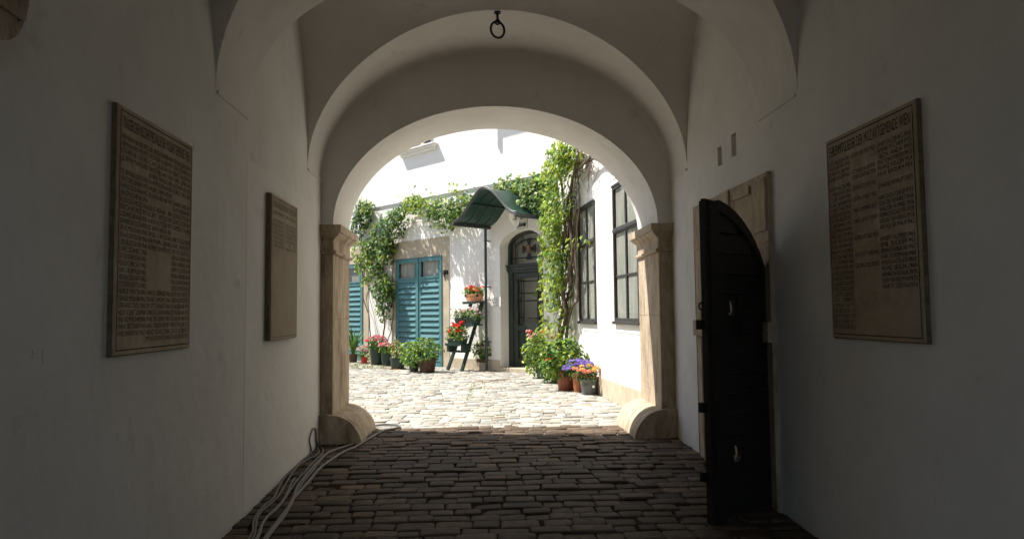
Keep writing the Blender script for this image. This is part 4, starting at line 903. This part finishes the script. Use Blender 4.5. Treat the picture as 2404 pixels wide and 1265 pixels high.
# right cluster
c, r, h = pot_at(1271, 887, 26, 34); t = thing('potted_plant', 'tall bush with red and pink blooms in a blue grey pot beside the door', 'potted plant', tuple(c), PG)
pot_mesh(t, c, r, h, BLPOT); foliage(t, c+Vector((-.05, 0, h+.20)), .34, 760, .075, ['mint', 'vine', 'mint', 'bright'], [((.66, .06, .05), 4, .05, (.6, .35)), ((.80, .45, .40), 13, .04, (.6, .4))], base=c+Vector((0, 0, h*.9)), stems=10, sq=(.85, .85, 1.25))
c, r, h = pot_at(1305, 899, 24, 22); t = thing('potted_plant', 'low trailing bush hiding its dark pot between the tall bushes', 'potted plant', tuple(c), PG)
pot_mesh(t, c, r, h, DGPOT); foliage(t, c+Vector((-.02, -.05, h+.05)), .28, 560, .07, ['mint', 'vine', 'dark'], base=c+Vector((0, 0, h*.9)), sq=(.85, .85, 1.1))
c, r, h = pot_at(1329, 917, 46, 46); t = thing('potted_plant', 'big dense green bush in the rust red pot', 'potted plant', tuple(c), PG)
pot_mesh(t, c, r, h, RUSTP, taper=.8, lip=False); foliage(t, c+Vector((-.04, .04, h+.20)), .33, 1200, .078, ['mint', 'mint', 'vine', 'bright', 'dark'], [((.6, .12, .06), 3, .03, (-.1, .3))], base=c+Vector((0, 0, h*.9)), stems=12, sq=(1.02, .9, .98))
c, r, h = pot_at(1359, 921, 30, 44); t = thing('potted_plant', 'violet bellflowers in the ribbed clay pot by the sunlit wing', 'potted plant', tuple(c), PG)
pot_mesh(t, c, r, h, TERRA, rib=.03, lip=False); foliage(t, c+Vector((.0, -.03, h+.08)), .2, 240, .05, ['mint', 'dark'], [((.30, .22, .58), 90, .030, (-.1, .9))], base=c+Vector((0, 0, h*.9)), sq=(1.15, 1, .75))
c, r, h = pot_at(1383, 927, 43, 36); t = thing('potted_plant', 'orange and yellow flowers in the grey plastic pot with a white tag', 'potted plant', tuple(c), PG)
pot_mesh(t, c, r, h, GPLAST); foliage(t, c+Vector((-.02, 0, h+.07)), .19, 260, .05, ['mint', 'dark', 'red'], [((.85, .5, .12), 14, .035, (.35, .6)), ((.85, .28, .2), 14, .035, (.3, .7))], base=c+Vector((0, 0, h*.9)), sq=(1.1, 1, .7))
q = MB(); g = c+Vector((.03, -r*.955, h*.48)); q.box(g.x, g.x+.035, g.y-.012, g.y+.004, g.z, g.z+.035); q.build('price_tag', TAG, t)

# ladder flower stand
ls = thing('ladder_stand', 'dark green ladder shaped flower stand leaning on the white wall', 'flower stand', tuple(TB(2.5, .4, 0)))
oz = lambda z: .60-.50*z/1.47        # rails lean back to the wall
f0 = GZ(1051, 868); sf0 = (f0-C0).dot(U)
f1 = GZ(1084, 871); sf1 = (f1-C0).dot(U)
tops = (BW(1106, 707, .1)[0], BW(1132, 705, .1)[0])
for sA_, sB_, o0 in ((sf0, tops[0], (f0-C0).dot(NB)), (sf1, tops[1], (f1-C0).dot(NB))):
    q = MB(TB); q.bar((sA_, o0, -.005), (sB_, .10, 1.475), .075, .045, upv=tuple(NB)); q.build('rail', GREEN, ls, bevel=.004)
def rail_s(z, k): a = (sf0, sf1)[k]; return a+(tops[k]-a)*z/1.475
q = MB(TB); q.bar((rail_s(.42, 0)+.02, .46, .42), (rail_s(.42, 1)-.02, .44, .42), .03, .05); q.build('stretcher', GREEN, ls, bevel=.003)
SH = []
for (x0, x1, y, o) in ((1085, 1141, 708, .17), (1062, 1134, 760, .30), (1044, 1104, 805, .46)):
    a, z = BW(x0, y, o+.13); b, _ = BW(x1, y, o-.13); SH.append((b, a, o, z))
    q = MB(TB); q.box(b, a, o-.13, o+.13, z-.035, z-.005); q.box(b+.03, a-.03, o+.13, o+.145, z-.055, z+.0); q.build('shelf', GREEN, ls, bevel=.004)
for k in (0, 1):
    q = MB(TB); z = .46; q.box(rail_s(z, k)-.06, rail_s(z, k)+.03, .36, .56, z-.05, SH[2][3]-.036); q.build('bracket', GREEN, ls, bevel=.004)
def SHW(k): return SH[k][1]-SH[k][0]
def planter(label, sh, material, h, w_, d_, round_, kinds, blooms, n, rad, nm):
    b, a, o, z = sh; t = thing('planter', label, 'planter', tuple(TB((a+b)/2, o, z)), 'planters on the ladder stand'); z -= .004
    q = MB(TB); cs = (a+b)/2; P = [(.86 if round_ else .93, 0), (1, h*.55), (1.0, h*.56), (1.04, h*.6), (1.03, h), (.95, h), (.93, h*.8)]; seg = 28; n0 = 0
    for k_, zz in P:
        for i in range(seg):
            an = 2*math.pi*i/seg; ex = 1 if round_ else .25; cx1 = math.copysign(abs(math.cos(an))**ex, math.cos(an)); sy1 = math.copysign(abs(math.sin(an))**ex, math.sin(an)); q.p((cs+cx1*w_/2*k_, o+sy1*d_/2*k_, z+zz))
    for i in range(len(P)-1):
        for k in range(seg): q.f.append([i*seg+k, i*seg+(k+1) % seg, (i+1)*seg+(k+1) % seg, (i+1)*seg+k]); q.col.append(None)
    q.f.append(list(range(seg))); q.col.append(None)
    q.build('pot', material, t, smooth=True, recalc=False)
    s_ = MB(TB); s_.box(cs-w_*.44, cs+w_*.44, o-d_*.40, o+d_*.40, z+h*.6, z+h*.88); s_.build('soil', SOIL, t)
    q = MB(); fl = MB(); st_ = MB()
    for i in range(n):
        u_ = random.uniform(-.5, .5)*w_*1.15; c_ = TB(cs+u_, o+random.gauss(0, d_*.33), z+h+random.uniform(-.02, rad)); leaf_(q, c_, .055*random.uniform(.7, 1.3), rs()+NB*.3+Vector((0, 0, .6)), random.choice(kinds))
    for col, nb, br in blooms:
        for i in range(nb):
            u_ = random.uniform(-.55, .55)*w_; c_ = TB(cs+u_, o+random.uniform(-.3, .9)*d_*.6, z+h+random.uniform(.25, 1.25)*rad); bloom(fl, c_, br*random.uniform(.8, 1.2), col, 12)
            st_.tube([TB(cs+u_*.8, o, z+h*.8), c_], .003, 4)
    q.build('foliage', LEAF, t, recalc=False); fl.build('flower', PETAL, t, recalc=False); st_.build('stem', BARK, t, recalc=False)
planter('oval terracotta planter of orange red geraniums on the top shelf of the ladder stand', SH[0], TERRAP, .17, SHW(0)*.98, .22, True, ['mint', 'vine'], [((.80, .12, .05), 18, .04), ((.85, .25, .18), 5, .035)], 340, .13, '')
planter('dark green trough of pale pink geraniums on the middle shelf of the ladder stand', SH[1], DGPOT, .14, SHW(1)*.96, .2, False, ['mint', 'vine'], [((.85, .52, .55), 20, .035), ((.88, .76, .72), 12, .033)], 430, .17, '')
planter('dark trough spilling red geraniums on the lowest shelf of the ladder stand', SH[2], DGPOT, .10, SHW(2)*.9, .2, False, ['mint', 'vine', 'dark', 'bright'], [((.75, .02, .012), 17, .05)], 560, .27, '')

# ------------------------------------------------------------------ climbing vines
def vine(label, loc, blobs, stems, shape='palm'):
    t = thing('climbing_vine', label, 'vine', loc, 'creepers on the courtyard walls')
    q = MB()
    for (plane, x, y, rad, n, off, kinds) in blobs:
        fn, T_, nv, uv = (BW, TB, NB, U) if plane == 'b' else (WW, TW, NW, UW)
        a, z = fn(x, y, off); ce = T_(a, off, z)
        for _ in range(int(n*1.45)):
            v = rs(); k = 1+.5*noise.noise(v*1.7+ce); pu, pn, pz = v.x*rad*k, v.y*off*.95, v.z*rad*k
            p = T_(a+pu, max(.015, off+pn), z+pz)
            if noise.noise(p*3.7) < (-.20 if plane == 'b' else -.33): continue
            leaf_(q, p, random.uniform(.06, .11), nv*1.1+Vector((0, 0, .5))+rs()*.9, random.choice(kinds), shape)
    q.build('foliage', LEAF, t, recalc=False)
    for sm in stems:
        plane, r0_, pts, off = sm; fn, T_ = (BW, TB) if plane == 'b' else (WW, TW)
        P = []
        for i, (x, y) in enumerate(pts): a, z = fn(x, y, off); P.append(Vector(T_(a, off+random.uniform(-.02, .02), max(z, -.01))))
        P = spl(P, 5); s_ = MB(); s_.tube([p+Vector((random.gauss(0, .006), random.gauss(0, .006), 0)) for p in P], [r0_*(1-.55*i/len(P)) for i in range(len(P))], 7); s_.build('stem', BARK, t, smooth=True, recalc=False)
V = ['vine', 'vine', 'mint', 'dark', 'bright']; VB = ['bright', 'bright', 'bright', 'mint', 'vine']; VD = ['vine', 'dark', 'mint', 'dark']
bl = []
def B(pl, x, y, rad, n, off=.2, k=V): bl.append((pl, x, y, rad, n, off, k))
for (x, y, rd, n, k) in ((848, 508, .40, 330, VD), (838, 535, .35, 220, VD), (862, 495, .28, 130, V), (850, 490, .22, 90, VB), (885, 548, .33, 240, V), (905, 530, .3, 220, V), (925, 512, .28, 200, V), (945, 500, .26, 180, V), (965, 482, .26, 170, VB), (978, 472, .2, 120, VB), (985, 490, .22, 120, VB),
                      (925, 540, .25, 150, VD), (900, 570, .32, 260, V), (870, 575, .33, 230, V), (845, 590, .33, 230, VB), (875, 605, .32, 230, V), (905, 600, .28, 180, V), (850, 620, .28, 170, VB), (880, 635, .25, 150, V), (915, 575, .2, 90, V),
                      (897, 655, .24, 150, V), (890, 680, .25, 170, VD), (905, 700, .26, 190, VD), (898, 725, .22, 130, V), (910, 672, .2, 100, V), (903, 745, .12, 40, V), (862, 660, .14, 50, VB),
                      (1005, 500, .2, 90, V), (1025, 505, .26, 170, V), (1045, 500, .28, 210, V), (1065, 490, .26, 180, V), (1040, 525, .2, 90, VB), (1060, 515, .22, 110, V), (1080, 505, .2, 90, V), (1085, 478, .22, 130, V), (1100, 465, .2, 110, V), (1108, 480, .16, 60, V), (1020, 480, .14, 50, VB), (1030, 462, .12, 30, VB), (1000, 478, .12, 34, VB),
                      (1062, 448, .07, 10, VB), (1062, 430, .05, 6, VB), (990, 452, .06, 9, VB), (985, 440, .05, 5, VB), (1107, 436, .04, 4, VB), (955, 462, .07, 10, VB), (850, 468, .07, 9, VB), (1180, 442, .2, 90, V), (1205, 436, .24, 150, V), (1188, 438, .2, 100, VB), (1200, 446, .16, 60, V), (1225, 440, .24, 160, VB), (1172, 450, .12, 30, VB)):
    B('b', x, y, rd, n, .34 if 995 < x < 1115 and y > 455 else (.30 if 900 < x < 995 and y < 560 else .22), k)
vine('leafy creeper climbing from the pots and trailing along the rear wall to the canopy', tuple(TB(6.1, .2, 0)), bl,
     [('b', .022, [(896, 840), (897, 800), (905, 760), (898, 715), (905, 660), (900, 620), (920, 580), (930, 540), (960, 490), (985, 485), (1040, 505), (1090, 480), (1140, 440)], .10), ('b', .018, [(885, 835), (872, 790), (865, 740), (850, 690), (856, 640), (850, 580), (845, 530)], .09), ('b', .013, [(900, 830), (915, 780), (925, 735), (920, 690), (923, 640), (925, 570), (935, 530)], .06), ('b', .01, [(893, 830), (885, 780), (868, 700), (860, 640)], .05), ('b', .008, [(930, 520), (945, 560), (955, 530), (1000, 520), (1050, 530)], .03)])
bl = []
for (x, y, rd, n, k) in ((1245, 445, .25, 170, V), (1262, 440, .26, 190, V), (1280, 430, .25, 190, V), (1250, 465, .22, 130, V), (1265, 470, .24, 170, VD), (1282, 465, .25, 180, V), (1290, 485, .22, 140, V), (1275, 490, .2, 110, VD), (1240, 480, .15, 60, V), (1295, 450, .2, 130, VB)):
    B('b', x, y, rd, n, .34, k)
for (x, y, rd, n, k) in ((1318, 362, .26, 230, VB), (1330, 352, .24, 170, VB), (1335, 378, .22, 140, VB), (1312, 385, .25, 200, VB), (1306, 405, .22, 150, VB), (1326, 400, .2, 110, VB), (1300, 425, .22, 130, VB), (1305, 470, .24, 150, VB), (1322, 470, .2, 80, V), (1300, 500, .24, 160, VB), (1315, 515, .24, 150, VB), (1295, 530, .25, 180, VB), (1310, 545, .25, 180, VB),
                      (1298, 565, .25, 180, VB), (1312, 585, .25, 180, VB), (1298, 605, .24, 170, VB), (1318, 612, .2, 100, V), (1304, 635, .24, 170, VB), (1315, 655, .22, 130, VB), (1298, 670, .22, 140, VB), (1306, 695, .22, 130, VB), (1296, 715, .18, 90, VB), (1310, 728, .18, 80, VB), (1300, 752, .16, 60, VB), (1312, 775, .18, 70, VB), (1345, 575, .12, 34, VB), (1285, 770, .1, 20, VB)):
    B('w', x, y, rd, n, .30, k)
for (x, y, rd, n, k) in ((1262, 625, .07, 9, VB), (1255, 690, .07, 8, VB), (1275, 520, .1, 22, VD), (1283, 545, .14, 40, V), (1282, 590, .1, 20, VB)): B('b', x, y, rd, n, .1, k)
nest = []
for k in range(26):
    x, y = random.uniform(1350, 1395), random.uniform(352, 392); nest.append(('w', .006, [(x, y), (x+random.uniform(-18, 22), y+random.uniform(-14, 30)), (x+random.uniform(-25, 25), y+random.uniform(10, 70))], .12))
hang = [('w', random.uniform(.005, .009), [(random.uniform(1322, 1362), random.uniform(400, 470)), (random.uniform(1322, 1352), random.uniform(520, 600)), (random.uniform(1318, 1350), random.uniform(640, 760))], .13) for k in range(22)]
vine('bright yellow green creeper on woody trunks in the sunny corner right of the door', tuple(TW(3.7, .2, 0)), bl,
     [('w', .038, [(1318, 872), (1320, 800), (1328, 740), (1326, 690), (1338, 640), (1344, 600), (1340, 550), (1330, 490), (1338, 440), (1350, 400), (1358, 360), (1350, 330)], .2), ('w', .022, [(1326, 872), (1330, 780), (1345, 720), (1357, 700), (1356, 640), (1350, 580), (1356, 520), (1358, 450), (1352, 400)], .16),
      ('w', .032, [(1312, 872), (1314, 780), (1322, 700), (1318, 640), (1322, 590), (1330, 540), (1322, 470), (1316, 400), (1325, 360)], .22), ('w', .028, [(1350, 405), (1372, 385), (1392, 362), (1405, 345)], .15), ('w', .022, [(1358, 385), (1385, 378), (1402, 370), (1415, 382)], .12), ('w', .03, [(1322, 870), (1334, 760), (1330, 700), (1345, 660), (1338, 560), (1345, 470)], .12), ('b', .012, [(1268, 800), (1272, 700), (1268, 650), (1276, 600), (1270, 540), (1285, 500)], .06)]+nest+hang)
